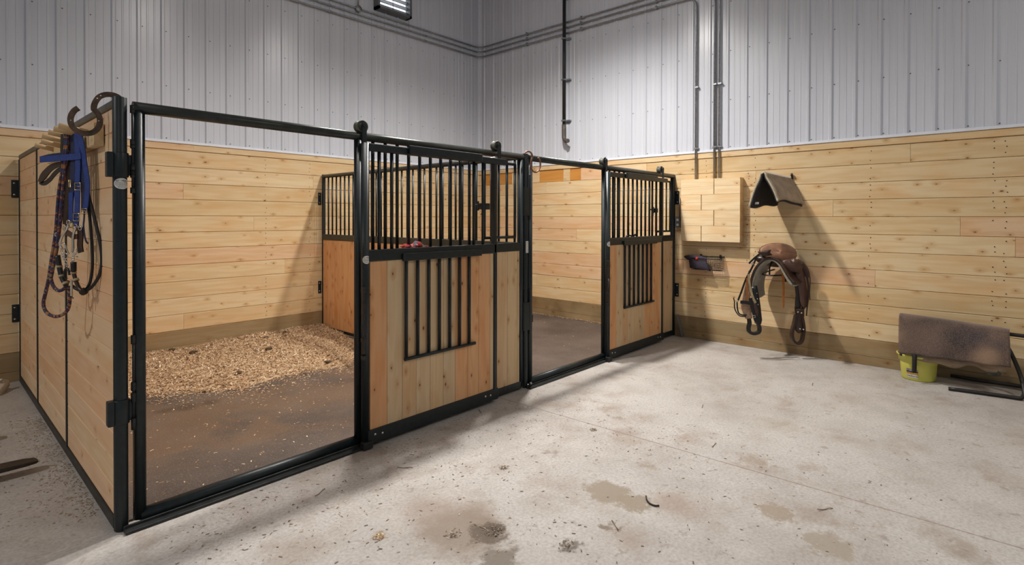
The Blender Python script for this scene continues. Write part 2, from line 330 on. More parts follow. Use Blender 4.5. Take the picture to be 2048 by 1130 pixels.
# ------------------------------------------------------------------ mesh builder
class MB:
    def __init__(s): s.v = []; s.f = []; s.sm = []; s.mi = []; s.gp = []; s.cur = 0
    def add(s, vs, fs, smooth=False, gp=None):
        n = len(s.v); s.v += [tuple(p) for p in vs]
        s.gp += (gp if gp else [(p[0]+p[1], p[2], 0.0) for p in vs])
        for f in fs: s.f.append(tuple(i+n for i in f)); s.sm.append(smooth); s.mi.append(s.cur)
        return s
    def box(s, x0, x1, y0, y1, z0, z1):
        vs = [(x, y, z) for z in (z0, z1) for y in (y0, y1) for x in (x0, x1)]
        return s.add(vs, [(0, 2, 3, 1), (4, 5, 7, 6), (0, 1, 5, 4), (2, 6, 7, 3), (0, 4, 6, 2), (1, 3, 7, 5)])
    def board(s, x0, x1, y0, y1, z0, z1, along, ch=0.003, rnd=None):
        """plank with softened long edges; along = 'X','Y','Z' grain; stores grain coordinates"""
        rnd = random.random()*50 if rnd is None else rnd
        lo = V((x0, y0, z0)); hi = V((x1, y1, z1)); ai = 'XYZ'.index(along)
        o = [i for i in range(3) if i != ai]
        d0 = hi[o[0]]-lo[o[0]]; d1 = hi[o[1]]-lo[o[1]]; c = min(ch, d0*0.3, d1*0.3)
        prof = [(c, 0), (d0-c, 0), (d0, c), (d0, d1-c), (d0-c, d1), (c, d1), (0, d1-c), (0, c)]
        wide = 0 if d0 > d1 else 1
        vs = []; gp = []
        for e in (lo[ai], hi[ai]):
            for a, b in prof:
                p = V((0, 0, 0)); p[ai] = e; p[o[0]] = lo[o[0]]+a; p[o[1]] = lo[o[1]]+b
                vs.append(p); gp.append((e, (a, b)[wide]+(b, a)[wide], rnd))
        fs = [(i, (i+1) % 8, 8+(i+1) % 8, 8+i) for i in range(8)] + [tuple(range(7, -1, -1)), tuple(range(8, 16))]
        return s.add(vs, fs, False, gp)
    def tube(s, pts, r, n=10, closed=False, cap=True, rs=None):
        pts = [V(p) for p in pts]; m = len(pts); vs = []; gp = []; L = 0
        T = []
        for i in range(m):
            a = pts[(i-1) % m] if (closed or i > 0) else pts[i]; b = pts[(i+1) % m] if (closed or i < m-1) else pts[i]
            T.append((b-a).normalized())
        ref = V((0, 0, 1)) if abs(T[0].z) < 0.9 else V((1, 0, 0))
        nx = T[0].cross(ref).normalized()
        for i in range(m):
            nx = (nx - T[i]*nx.dot(T[i])).normalized(); ny = T[i].cross(nx)
            rr = rs[i] if rs else r
            if i: L += (pts[i]-pts[i-1]).length
            for k in range(n):
                t = 2*math.pi*k/n; vs.append(pts[i]+(nx*math.cos(t)+ny*math.sin(t))*rr); gp.append((L, k/n*3, 0))
        fs = []
        for i in range(m if closed else m-1):
            j = (i+1) % m
            for k in range(n): fs.append((i*n+k, i*n+(k+1) % n, j*n+(k+1) % n, j*n+k))
        s.add(vs, fs, True, gp)
        if cap and not closed:
            n0 = len(s.v)-m*n
            s.f.append(tuple(n0+k for k in range(n-1, -1, -1))); s.f.append(tuple(n0+(m-1)*n+k for k in range(n)))
            s.sm += [False]*2; s.mi += [s.cur]*2
        return s
    def strap(s, pts, wd, th, nrm, ws=None):
        """flat strap: width lies across the path, thickness along nrm"""
        pts = [V(p) for p in pts]; m = len(pts); nrm = V(nrm).normalized(); vs = []
        for i in range(m):
            t = (pts[min(i+1, m-1)]-pts[max(i-1, 0)]).normalized(); sd = t.cross(nrm)
            sd = sd.normalized() if sd.length > 1e-5 else V((1, 0, 0))
            nn = sd.cross(t).normalized(); h = (ws[i] if ws else wd)/2
            vs += [pts[i]-sd*h-nn*th/2, pts[i]+sd*h-nn*th/2, pts[i]+sd*h+nn*th/2, pts[i]-sd*h+nn*th/2]
        fs = [(i*4+k, i*4+(k+1) % 4, (i+1)*4+(k+1) % 4, (i+1)*4+k) for i in range(m-1) for k in range(4)]
        fs += [(3, 2, 1, 0), tuple((m-1)*4+k for k in range(4))]
        return s.add(vs, fs, False)
    def lathe(s, prof, c, axis=(0, 0, 1), n=24, sx=1.0):
        c = V(c); ax = V(axis).normalized(); ref = V((0, 0, 1)) if abs(ax.z) < 0.9 else V((1, 0, 0))
        e1 = ax.cross(ref).normalized(); e2 = ax.cross(e1); vs = []
        for r, h in prof:
            for k in range(n):
                t = 2*math.pi*k/n; vs.append(c+ax*h+e1*(r*math.cos(t)*sx)+e2*(r*math.sin(t)))
        fs = [(i*n+k, i*n+(k+1) % n, (i+1)*n+(k+1) % n, (i+1)*n+k) for i in range(len(prof)-1) for k in range(n)]
        return s.add(vs, fs, True)
    def prism(s, poly, nrm, th, dome=0.0):
        """solid slab whose outline is a list of 3D points"""
        poly = [V(p) for p in poly]; nrm = V(nrm).normalized(); n = len(poly); c = sum(poly, V((0, 0, 0)))/n
        fr = [p+nrm*th/2 for p in poly]; bk = [p-nrm*th/2 for p in poly]
        ins = [p+(c-p)*0.12+nrm*(th*0.25+dome*0.5) for p in fr]
        vs = fr+bk+ins+[c+nrm*(th/2+dome), c-nrm*th/2]
        fs = []
        for i in range(n):
            j = (i+1) % n
            fs += [(i, j, n+j, n+i), (i, 2*n+i, 2*n+j, j), (2*n+i, 3*n, 2*n+j), (n+i, n+j, 3*n+1)]
        return s.add(vs, fs, dome > 0)
    def grid(s, fn, nu, nv, closeu=False):
        vs = [fn(i/nu, j/nv) for i in range(nu+1) for j in range(nv+1)]
        gp = [(i/nu, j/nv, 0) for i in range(nu+1) for j in range(nv+1)]
        fs = [(i*(nv+1)+j, (i+1)*(nv+1)+j, (i+1)*(nv+1)+j+1, i*(nv+1)+j+1) for i in range(nu) for j in range(nv)]
        return s.add(vs, fs, True, gp)
    def build(s, name, m, parent=None, origin=None, bevel=0.0, solid=0.0, sub=0):
        org = WO[parent] if parent is not None else V(origin or (0, 0, 0))
        me = bpy.data.meshes.new(name)
        me.from_pydata([tuple(V(p)-org) for p in s.v], [], s.f)
        me.polygons.foreach_set('use_smooth', s.sm); me.polygons.foreach_set('material_index', s.mi)
        at_ = me.attributes.new('gp', 'FLOAT_VECTOR', 'POINT')
        at_.data.foreach_set('vector', [c for g in s.gp for c in g])
        for k in (m if isinstance(m, (list, tuple)) else [m]): me.materials.append(MT[k])
        me.validate(); me.update()
        o = bpy.data.objects.new(name, me); C.objects.link(o)
        if parent is not None: o.parent = parent
        else: o.location = org
        WO[o] = org
        if solid:
            md = o.modifiers.new('thickness', 'SOLIDIFY'); md.thickness = solid; md.offset = 0
        if sub:
            md = o.modifiers.new('smooth', 'SUBSURF'); md.levels = sub; md.render_levels = sub
        if bevel:
            md = o.modifiers.new('bevel', 'BEVEL'); md.width = bevel; md.segments = 2; md.limit_method = 'ANGLE'; md.angle_limit = 0.7
        return o
WO = {}
def tag(o, label=None, cat=None, group=None, kind=None):
    if label: o['label'] = label
    if cat: o['category'] = cat
    if group: o['group'] = group
    if kind: o['kind'] = kind
    return o
def thing(name, label, cat, loc, group=None):
    o = bpy.data.objects.new(name, None); C.objects.link(o); o.location = loc; o.empty_display_size = 0.1
    WO[o] = V(loc); return tag(o, label, cat, group)
def tree(o, parent=None):
    c = o.copy(); C.objects.link(c); c.parent = parent
    for ch in [q for q in bpy.data.objects if q.parent == o]: tree(ch, c)
    return c
def smooth_path(pts, k=5, closed=False):
    pts = [V(p) for p in pts]; n = len(pts); out = []
    rng = range(n if closed else n-1)
    for i in rng:
        p0 = pts[(i-1) % n] if (closed or i > 0) else pts[0]; p1 = pts[i]; p2 = pts[(i+1) % n]
        p3 = pts[(i+2) % n] if (closed or i+2 < n) else pts[-1]
        for j in range(k):
            t = j/k
            out.append(0.5*((2*p1)+(p2-p0)*t+(2*p0-5*p1+4*p2-p3)*t*t+(3*p1-p0-3*p2+p3)*t**3))
    if not closed: out.append(pts[-1])
    return out

# ------------------------------------------------------------------ the room
m = MB(); m.box(-7, XR+0.3, -8.5, D+0.3, -0.2, 0); tag(m.build('floor', 'concrete'), kind='structure')
m = MB(); m.box(-7, XR+0.3, -8.5, D+0.3, CZ, CZ+0.1); tag(m.build('ceiling', 'liner'), kind='structure')
wb = MB().box(-7, XR+0.3, D+0.03, D+0.2, 0, CZ).build('wall_back', 'dbrown'); tag(wb, kind='structure')
wr = MB().box(XR+0.03, XR+0.2, -8.5, D+0.03, 0, CZ).build('wall_right', 'dbrown'); tag(wr, kind='structure')

SEAMS = [0.28, 0.465, 0.655, 0.845, 1.035, 1.225, 1.415, 1.605, 1.795, 1.98, 2.17, 2.365]
def cladding(axis, a0, a1, parent, joints, skip=None):
    p = MB(); nails = []
    for r in range(len(SEAMS)-1):
        z0, z1 = SEAMS[r]+0.0015, SEAMS[r+1]-0.0015
        cuts = [a0]+sorted(j for j in joints[r % len(joints)] if a0 < j < a1)+[a1]
        for c0, c1 in zip(cuts, cuts[1:]):
            if skip and skip(r, c0, c1): continue
            off = random.uniform(0, 0.003); rn = random.random()*50
            if axis == 'X': p.board(c0+0.001, c1-0.001, D-off, D+0.028, z0, z1, 'X', 0.004, rn)
            else: p.board(XR-off, XR+0.028, c0+0.001, c1-0.001, z0, z1, 'Y', 0.004, rn)
    # nail heads in columns over the studs
    p.cur = 1
    st = [a0+0.3+0.61*k for k in range(int((a1-a0)/0.61))]
    cols = {'Y': [-0.98, -1.06, 0.9, 0.98, 1.06, -2.25, -3.25, -3.33, -0.45], 'X': [0.42, 0.5, 2.35, 2.95, -0.6]}[axis]
    for c in cols:
        for r in range(len(SEAMS)-1):
            for fz in (0.2, 0.5, 0.8):
                if random.random() < 0.25: continue
                z = SEAMS[r]+fz*0.19+random.uniform(-.01, .01); cc = c+random.uniform(-.012, .012)
                if axis == 'Y': q = [(XR-0.0045, cc+0.0055*math.cos(t), z+0.0055*math.sin(t)) for t in [k*math.pi/3 for k in range(6)]]
                else: q = [(cc+0.0055*math.cos(t), D-0.0045, z+0.0055*math.sin(t)) for t in [k*math.pi/3 for k in range(6)]]
                p.add(q, [tuple(range(6))])
    return p.build('plank_cladding', ['pine', 'dbrown'], parent)
JB = [[1.4, 4.3, -2], [-0.8, 3.0], [0.5, 5.2], [2.6, -1.7], [1.0, 4.6], [-0.3, 3.6], [2.2, 5.5], [0.9, -2.2, 4.0]]
JR = [[-3.2, 0.5], [-1.05, 2.4], [-4.2, 1.0], [-2.3, 1.0], [-1.0, 2.9], [-3.4, 1.6], [0.2, -3.0], [-1.9, 1.0], [-4.4, 0.95], [-1.07, 2.2], [-2.6, 1.05, 0.4]]
cladding('X', -6.8, XR-0.001, wb, JB)
cladding('Y', -8.0, D-0.001, wr, JR, skip=lambda r, c0, c1: r == 10 and c0 >= 0.9)
# top row in the second stall is pieced out of pale and amber offcuts
ys = [at(x, 345, 'X', XR).y for x in (1162, 1140, 1127, 1079, 1064, 1040, 1024, 1000, 992, 968)]
cutp = [D-0.001, ys[9], ys[8], ys[7], ys[6], ys[5], ys[4], ys[3], ys[2], ys[1], ys[0]]
pm = MB(); am = MB(); pm.board(XR-.002, XR+.028, 1.052, ys[0], 2.1715, 2.3635, 'Y')
for k, (b_, a_) in enumerate(zip(cutp, cutp[1:])):
    (am if k in (1, 3, 5, 7, 9) else pm).board(XR+(.004 if k % 2 else -.001), XR+.028, a_+.001, b_-.001, 2.1715, 2.3635, 'Y')
pm.build('spacer_board', 'pine', wr); am.build('amber_spacer_board', 'amber', wr)

for nm, ax in (('trim_1', 'X'), ('trim_2', 'Y')):                       # pine cap strip under the steel
    p = MB(); a0, a1 = (-6.8, XR-0.012) if ax == 'X' else (-8.0, D-0.012); c = a0
    while c < a1-0.01:
        e = min(a1, c+random.uniform(2.6, 3.7))
        if ax == 'X': p.board(c, e-.001, D-0.012, D+.028, SEAMS[-1]+.001, WZ, 'X')
        else: p.board(XR-0.012, XR+.028, c, e-.001, SEAMS[-1]+.001, WZ, 'Y')
        c = e
    tag(p.build(nm, 'pine'), kind='structure')
for nm, ax in (('baseboard_back', 'X'), ('baseboard_right', 'Y')):      # treated kick boards
    p = MB(); a0, a1 = (-6.8, XR-0.001) if ax == 'X' else (-8.0, D-0.001)
    for z0, z1 in ((0, .095), (.0965, .2785)):
        c = a0
        while c < a1-0.01:
            e = min(a1, c+random.uniform(2.8, 3.7))
            if ax == 'X': p.board(c, e-.001, D-0.004, D+.028, z0, z1, 'X')
            else: p.board(XR-0.004, XR+.028, c, e-.001, z0, z1, 'Y')
            c = e
    tag(p.build(nm, 'treated'), kind='structure')

def liner(axis, a0, a1, phase, parent):
    pitch = 0.2295; prof = []
    k = math.floor((a0-phase)/pitch)
    while phase+k*pitch < a1:
        c = phase+k*pitch
        prof += [(c-.024, 0), (c-.011, .017), (c+.011, .017), (c+.024, 0)]
        for q in (0.36, 0.66):
            d = c+q*pitch; prof += [(d-.010, 0), (d-.005, .0035), (d+.005, .0035), (d+.010, 0)]
        k += 1
    prof = [q for q in prof if a0 < q[0] < a1]; prof = [(a0, 0)]+prof+[(a1, 0)]
    p = MB(); vs = []
    for z in (WZ+0.008, CZ):
        for s_, d in prof: vs.append((s_, D-d, z) if axis == 'X' else (XR-d, s_, z))
    n = len(prof); p.add(vs, [(i, i+1, n+i+1, n+i) for i in range(n-1)])
    p.cur = 1
    k = math.floor((a0-phase)/pitch)+1
    while phase+k*pitch+0.04 < a1:
        c = phase+k*pitch+(-0.035 if axis == 'Y' else 0.035)
        for z in (2.492, 3.085, 3.70, 4.32):
            for rr, hh in ((0.0075, 0.002), (0.0045, 0.006)):
                ring = [(c+rr*math.cos(t), z+rr*math.sin(t)) for t in [j*math.pi/3 for j in range(6)]]
                if axis == 'X': q = [(x, D-hh, zz) for x, zz in ring]+[(x, D, zz) for x, zz in ring]
                else: q = [(XR-hh, y, zz) for y, zz in ring]+[(XR, y, zz) for y, zz in ring]
                p.add(q, [tuple(range(6))]+[(i, (i+1) % 6, 6+(i+1) % 6, 6+i) for i in range(6)])
        k += 1
    o = p.build('steel_liner', ['liner', 'grey'], parent)
    t = MB()
    if axis == 'X': t.box(a0, a1-.02, D-.022, D+.02, WZ+.001, WZ+.03)
    else: t.box(XR-.022, XR+.02, a0, a1-.02, WZ+.001, WZ+.03)
    t.build('bottom_trim', 'white_trim', parent)
liner('X', -6.8, XR, 0.508-2*0.2295, wb)
liner('Y', -8.0, D, -0.035, wr)
t = MB(); t.box(XR-.045, XR, D-.008, D, WZ+.03, CZ); t.box(XR-.008, XR, D-.05, D, WZ+.03, CZ); t.build('corner_trim', 'white_trim', wb)

# louvred window / fan opening high on the back wall
wn_ = MB(); x0, x1, z0, z1 = 3.96, 4.58, 4.725, 5.40; yd = D-0.14
for a in ((x0, x1, z0, z0+.035), (x0, x1, z1-.035, z1), (x0, x0+.035, z0, z1), (x1-.035, x1, z0, z1)):
    wn_.box(a[0], a[1], yd, D, a[2], a[3])
win = wn_.build('window_1', 'fan', origin=((x0+x1)/2, D, z0)); tag(win, kind='structure')
sl = MB(); z = z0+.055
while z < z1-.05:
    sl.add([(x0+.036, D-.03, z), (x1-.036, D-.03, z), (x1-.036, D-.055, z+.045), (x0+.036, D-.055, z+.045), (x0+.036, D-.034, z-.003), (x1-.036, D-.034, z-.003), (x1-.036, D-.059, z+.042), (x0+.036, D-.059, z+.042)],
           [(0, 1, 2, 3), (7, 6, 5, 4), (0, 4, 5, 1), (2, 6, 7, 3)]); z += 0.085
sl.build('louvre_slats', 'white_trim', win)
g = MB(); z = z0+.05
while z < z1-.04: g.tube([(x0+.03, D-.07, z), (x1-.03, D-.07, z)], .003, 6); z += 0.042
g.tube([((x0+x1)/2, D-.075, z0+.03), ((x0+x1)/2, D-.075, z1-.03)], .004, 6)
g.build('wire_guard', 'fan', win)
MB().box(x0+.02, x1-.02, D-.022, D-.019, z0+.02, z1-.02).build('pane', 'sky', win)

# hooded lamps hanging over the stalls
def lamp_body(x, y, z, label):
    t = thing('high_bay_lamp', label, 'lamp', (x, y, z+.35))
    MB().lathe([(0, .46), (.05, .46), (.06, .40), (.10, .36), (.22, .20), (.23, .18), (.215, .19), (.09, .33), (0, .34)], (x, y, z), (0, 0, 1), 28).build('hood', 'fan', t)
    MB().lathe([(0, .045), (.10, .05), (.17, .07), (.20, .13), (.18, .19), (0, .22)], (x, y, z), (0, 0, 1), 24).build('lens', 'lens', t)
    MB().tube([(x, y, z+.45), (x, y, CZ-.002)], .012, 8).build('hanging_rod', 'galv', t)
m_, nt_, b_ = mat('lamp_lens'); b_.inputs['Emission Color'].default_value = (1, .96, .9, 1); b_.inputs['Emission Strength'].default_value = 34; MT['lens'] = m_
lamp_body(1.8, 0.55, 4.8, 'hooded lamp hanging over the nearer stall')
lamp_body(4.0, 0.45, 4.8, 'hooded lamp hanging over the farther stall')

# conduits
def conduit(name, label, pts, r, m_='galv', group=None, couplings=()):
    t = MB().tube(pts, r, 12)
    o = t.build(name, m_, origin=pts[-1]); tag(o, label, 'conduit', group)
    if couplings:
        for a, b in couplings: MB().tube([a, b], r*1.3, 12).build('coupling', m_, o)
    return o
yo = D-0.034; xo = XR-0.034
for k, (z, lab) in enumerate(((4.655, 'topmost of three thin grey metal conduits rounding the corner of the white walls'), (4.572, 'middle of three thin grey metal conduits rounding the corner of the white walls'), (4.484, 'lowest of three conduits around the corner, bending down to the wooden panel box'))):
    r = 0.0125
    ar = [V((xo-.14+.14*math.sin(t), yo-.14+.14*math.cos(t), z)) for t in [j*math.pi/16 for j in range(9)]]
    pts = [V((-1.5, yo, z))]+ar
    if k == 2:
        yb = -0.325
        pts += [V((xo, yb+.13-.13*math.sin(t), z-.13+.13*math.cos(t))) for t in [j*math.pi/16 for j in range(9)]]
        pts += [V((xo, yb, 2.09))]
    else:
        yb = (-0.63, -0.568)[k]
        pts += [V((xo, yb+.13-.13*math.sin(t), z-.13+.13*math.cos(t))) for t in [j*math.pi/16 for j in range(9)]]
        pts += [V((xo, yb, 2.09))]
    cp = [(V((xo, y_, z)), V((xo, y_+.05, z))) for y_ in (1.45, 3.1)]+[(V((x_, yo, z)), V((x_+.05, yo, z))) for x_ in (4.9, 3.2)]
    conduit('metal_conduit', lab, pts, (r, r, .0135)[k], couplings=cp)
    # straps with screws, part of the last-built conduit
    o = bpy.data.objects[[q.name for q in C.objects if q.name.startswith('metal_conduit')][-1]]
    for y_ in (0.25, 1.5, 2.6): MB().box(xo-.017, XR-.001, y_-.01, y_+.01, z-.016, z+.03).build('pipe_strap', 'galv', o)
    for zz in (2.50, 3.30): MB().box(xo-.017, XR-.001, yb-.03, yb+.016, zz-.01, zz+.01).build('pipe_strap', 'galv', o)
jb = MB().lathe([(0, .045), (.045, .045), (.05, .035), (.05, -.0), (0, 0)], (3.69, D-.012, 4.653), (0, -1, 0), 20)
o = jb.build('junction_box', 'galv', origin=(3.69, D, 4.65)); tag(o, 'round grey metal junction box on the top conduit, left of the louvred window', 'junction box')
MB().tube([(3.69, yo, 4.69), (3.69, yo, 5.59)], .012, 10).build('riser', 'galv', o)

bp_ = thing('drain_pipe', 'black vertical pipe with a grey-brown elbow at its foot, on the white wall', 'pipe', (XR-.05, 1.79, 2.75))
MB().tube([(XR-.078, 1.79, 5.05), (XR-.078, 1.79, 3.05)], .026, 14).build('pipe', 'blackpipe', bp_)
MB().tube([V((XR-.078, 1.79, 3.05)), V((XR-.078, 1.79, 2.96))]+[V((XR-.078-.03*(1-math.cos(t)), 1.79-.075*(1-math.cos(t)), 2.87-.085*math.sin(t))) for t in [k*math.pi/16 for k in range(9)]]+[V((XR-.125, 1.68, 2.782))], .033, 14).build('elbow', 'greypipe', bp_)
for zz in (5.02, 4.39, 3.75, 3.11):
    MB().box(XR-.108, XR, 1.758, 1.822, zz-.012, zz+.012).box(XR-.05, XR, 1.70, 1.76, zz-.012, zz+.012).build('clamp', 'galv', bp_)

# ------------------------------------------------------------------ stall steelwork
def collar(mb, x, y, z0, z1, r): mb.tube([(x, y, z0), (x, y, z1)], r, 14)
def oval_sticker(parent, cx, cy, cz, rr, w_, h_, ang0=-1.57):
    """label wrapped on a round post of radius rr; w_ = half width along the curve"""
    p = MB(); n = 22; vs = [(cx+rr*math.cos(ang0), cy+rr*math.sin(ang0), cz)]
    for k in range(n):
        t = 2*math.pi*k/n; a = ang0+w_/rr*math.cos(t); vs.append((cx+rr*math.cos(a), cy+rr*math.sin(a), cz+h_*math.sin(t)))
    for rg in (0.6, 0.3):
        for k in range(n):
            t = 2*math.pi*k/n; a = ang0+w_*rg/rr*math.cos(t); vs.append((cx+rr*math.cos(a), cy+rr*math.sin(a), cz+h_*rg*math.sin(t)))
    fs = []
    for k in range(n):
        j = (k+1) % n
        fs += [(1+k, 1+j, 1+n+j, 1+n+k), (1+n+k, 1+n+j, 1+2*n+j, 1+2*n+k), (1+2*n+k, 1+2*n+j, 0)]
    p.add(vs, fs, True)
    o = p.build('maker_sticker', 'white', parent); o['label'] = 'oval white sticker with black lettering'
    # lettering: a bold arched name and small lines under it
    q = MB(); r2 = rr+0.0007
    def stroke(u0, v0, u1, v1, wd):
        d = math.hypot(u1-u0, v1-v0); nx, ny = -(v1-v0)/d*wd/2, (u1-u0)/d*wd/2
        pts = [(u0+nx, v0+ny), (u1+nx, v1+ny), (u1-nx, v1-ny), (u0-nx, v0-ny)]
        q.add([(cx+r2*math.cos(ang0+u/rr), cy+r2*math.sin(ang0+u/rr), cz+v) for u, v in pts], [(0, 1, 2, 3)])
    G = {'H': [(0, 0, 0, 1), (1, 0, 1, 1), (0, .5, 1, .5)], 'I': [(.5, 0, .5, 1)], '-': [(.2, .5, .8, .5)],
         'O': [(0, 0, 0, 1), (0, 1, 1, 1), (1, 1, 1, 0), (1, 0, 0, 0)], 'G': [(1, 1, 0, 1), (0, 1, 0, 0), (0, 0, 1, 0), (1, 0, 1, .5), (1, .5, .5, .5)]}
    word = 'HI-HOG'; cw = w_*1.35/len(word)
    for i, ch in enumerate(word):
        u = -w_*0.68+cw*i; arc = h_*0.42-((u+cw/2)/w_)**2*h_*0.30
        for a, b, c, d in G[ch]: stroke(u+a*cw*.7, arc+b*h_*.30, u+c*cw*.7, arc+d*h_*.30, cw*.20)
    for v_, hw in ((0.14, .85), (-0.08, .88), (-0.30, .75), (-0.6, .5)):
        u = -w_*hw
        while u < w_*hw-0.002:
            e = min(u+random.uniform(.004, .011), w_*hw); stroke(u, h_*v_, e, h_*v_, h_*.07); u = e+0.0022
    q.build('lettering', 'ink', o)

# corner post
cp_ = thing('corner_post', 'tall dark green steel corner post with white oval sticker, nearest the camera', 'post', (0, 0, 0))
MB().tube([(0, 0, 0.004), (0, 0, H+.012)], .031, 20).build('post', 'steel', cp_, bevel=.003)
for zt in (1.915, 0.665):
    h_ = MB(); collar(h_, 0, 0, zt-.125, zt, .038); h_.box(-.058, -.03, -.026, .02, zt-.125, zt-.0); h_.box(.03, .062, -.012, .012, zt-.115, zt-.01)
    h_.build('hinge_clamp', 'steel', cp_, bevel=.004)
for za, zb, cols_ in ((2.15, 1.71, ((2.12, 2.16), (1.955, 1.985), (1.94, 1.96), (1.86, 1.80), (1.79, 1.83), (1.71, 1.74))), (0.98, 0.50, ((.94, .985), (.70, .745), (.64, .69), (.50, .56)))):
    h_ = MB(); h_.tube([(.052, -.015, zb), (.052, -.015, za)], .0065, 10)
    for a, b in cols_: collar(h_, .052, -.015, min(a, b), max(a, b), .012); h_.box(.052, .072, -.022, -.008, min(a, b), max(a, b))
    h_.build('hinge_pin', 'steelworn', cp_)
oval_sticker(cp_, 0, 0, 1.757, .0318, .036, .0275, -1.50)

# stall front: frame with fixed barred panel (door slides in front of it)
def plank_row(p, x0, x1, y0, y1, z0, z1, wd):
    x = x0
    while x < x1-.005:
        e = min(x+wd, x1)
        if x1-e < .02: e = x1
        p.board(x+.0008, e-.0008, y0, y1, z0, z1, 'Z', .003); x = e
def make_front(x, label, group):
    t = thing('horse_stall_frame', label, 'stall frame', (x+.08, 0, 0), group)
    f = MB(); fr = MB()
    fr.tube([(x+.055, 0, H-.030), (x+3.09, 0, H-.030)], .030, 20); fr.build('top_rail', 'railtop', t)
    for xx, r in ((x+.080, .029), (x+1.365, .027), (x+3.065, .028)):
        MB().tube([(xx, 0, .03), (xx, 0, H-.045)], r, 18).build('upright', 'steel', t)
    MB().tube([(x+.08, 0, .045), (x+1.36, 0, .045)], .033, 18).build('threshold_rail', 'steel', t)
    MB().box(x+.0, x+1.36, -.085, -.034, .002, .016).box(x+.0, x+1.36, -.045, -.034, .002, .03).build('floor_angle', 'steelworn', t, bevel=.002)
    MB().box(x+1.365, x+3.065, -.024, .024, .012, .080).build('bottom_rail', 'steel', t, bevel=.004)
    MB().box(x+1.365, x+3.065, -.024, .024, 1.285, 1.362).build('middle_rail', 'steel', t, bevel=.004)
    p = MB(); plank_row(p, x+1.39, x+3.04, -.018, .018, .080, 1.285, .135); p.build('plank_infill', 'cedar', t)
    for k in range(10):
        xx = x+1.484+.1042*k
        MB().tube([(xx, 0, 1.362), (xx, 0, H-.05)], .0128, 10).build('bar', 'steel', t)
    # swing-out feed door on the fixed panel
    fd = MB()
    for xx in (x+2.600, x+2.995): fd.tube([(xx, 0, 1.405), (xx, 0, 2.08)], .0125, 12)
    for zz in (1.415, 2.075): fd.tube([(x+2.600, 0, zz), (x+2.995, 0, zz)], .0125, 12)
    fo = fd.build('feed_door', 'steel', t)
    for xx in (x+2.776, x+2.887): MB().tube([(xx, 0, 1.415), (xx, 0, 2.075)], .0105, 10).build('bar', 'steel', fo)
    MB().box(x+2.57, x+2.68, .012, .05, 1.66, 1.715).tube([(x+2.50, .03, 1.70), (x+2.60, .03, 1.69)], .009, 8).tube([(x+2.60, .03, 1.66), (x+2.605, .035, 1.63), (x+2.59, .035, 1.615)], .004, 8).tube([(x+2.515, -.01, 1.73), (x+2.515, -.01, 1.65)], .008, 8).build('latch', 'steelworn', fo, bevel=.002)
    return t
f1 = make_front(0, 'dark green steel stall front of the nearer stall, with an open doorway at its left', 'stall fronts')
f1['label'] = 'steel front of the nearer stall, full-width rail over shavings-strewn doorway'
f2 = tree(f1); f2.location = (f1.location.x+3.118, 0, 0)
f2['label'] = 'steel front of the farther stall, ending at the pine wall'
del f1['group'], f2['group']

# mid post between the two fronts
mp_ = thing('middle_post', 'dark steel post with small white tag between the two stall fronts', 'post', (XM, 0, 0))
MB().tube([(XM, 0, .004), (XM, 0, H+.004)], .029, 18).build('post', 'steel', mp_, bevel=.003)
for zt in (1.87, .80):
    h_ = MB(); h_.box(XM-.055, XM+.055, -.034, -.012, zt-.26, zt); h_.tube([(XM-.037, -.03, zt-.30), (XM-.037, -.03, zt+.12)], .008, 8); h_.tube([(XM+.037, -.03, zt-.30), (XM+.037, -.03, zt+.12)], .008, 8)
    h_.build('hinge_clamp', 'steel', mp_, bevel=.003)
MB().box(XM+.06, XM+.11, -.012, .012, .60, .67).build('latch_tab', 'steelworn', mp_, bevel=.003)
tg = MB().box(XM-.020, XM+.014, -.0315, -.0295, 1.262, 1.372).build('serial_tag', 'white', mp_); tg['label'] = 'white rectangular tag with black print'
q = MB()
for z_ in (1.358, 1.345, 1.33, 1.318, 1.305, 1.292, 1.28, 1.268): q.box(XM-.013, XM+.009-random.uniform(0, .008), -.0321, -.0316, z_-.0028, z_+.0012)
q.build('print', 'ink', tg)
MB().lathe([(0, .0), (.014, .0), (.014, .01), (.008, .018), (0, .018)], (XM+.03, -.045, .04), (0, -1, 0), 10).build('floor_bolt', 'galv', mp_)

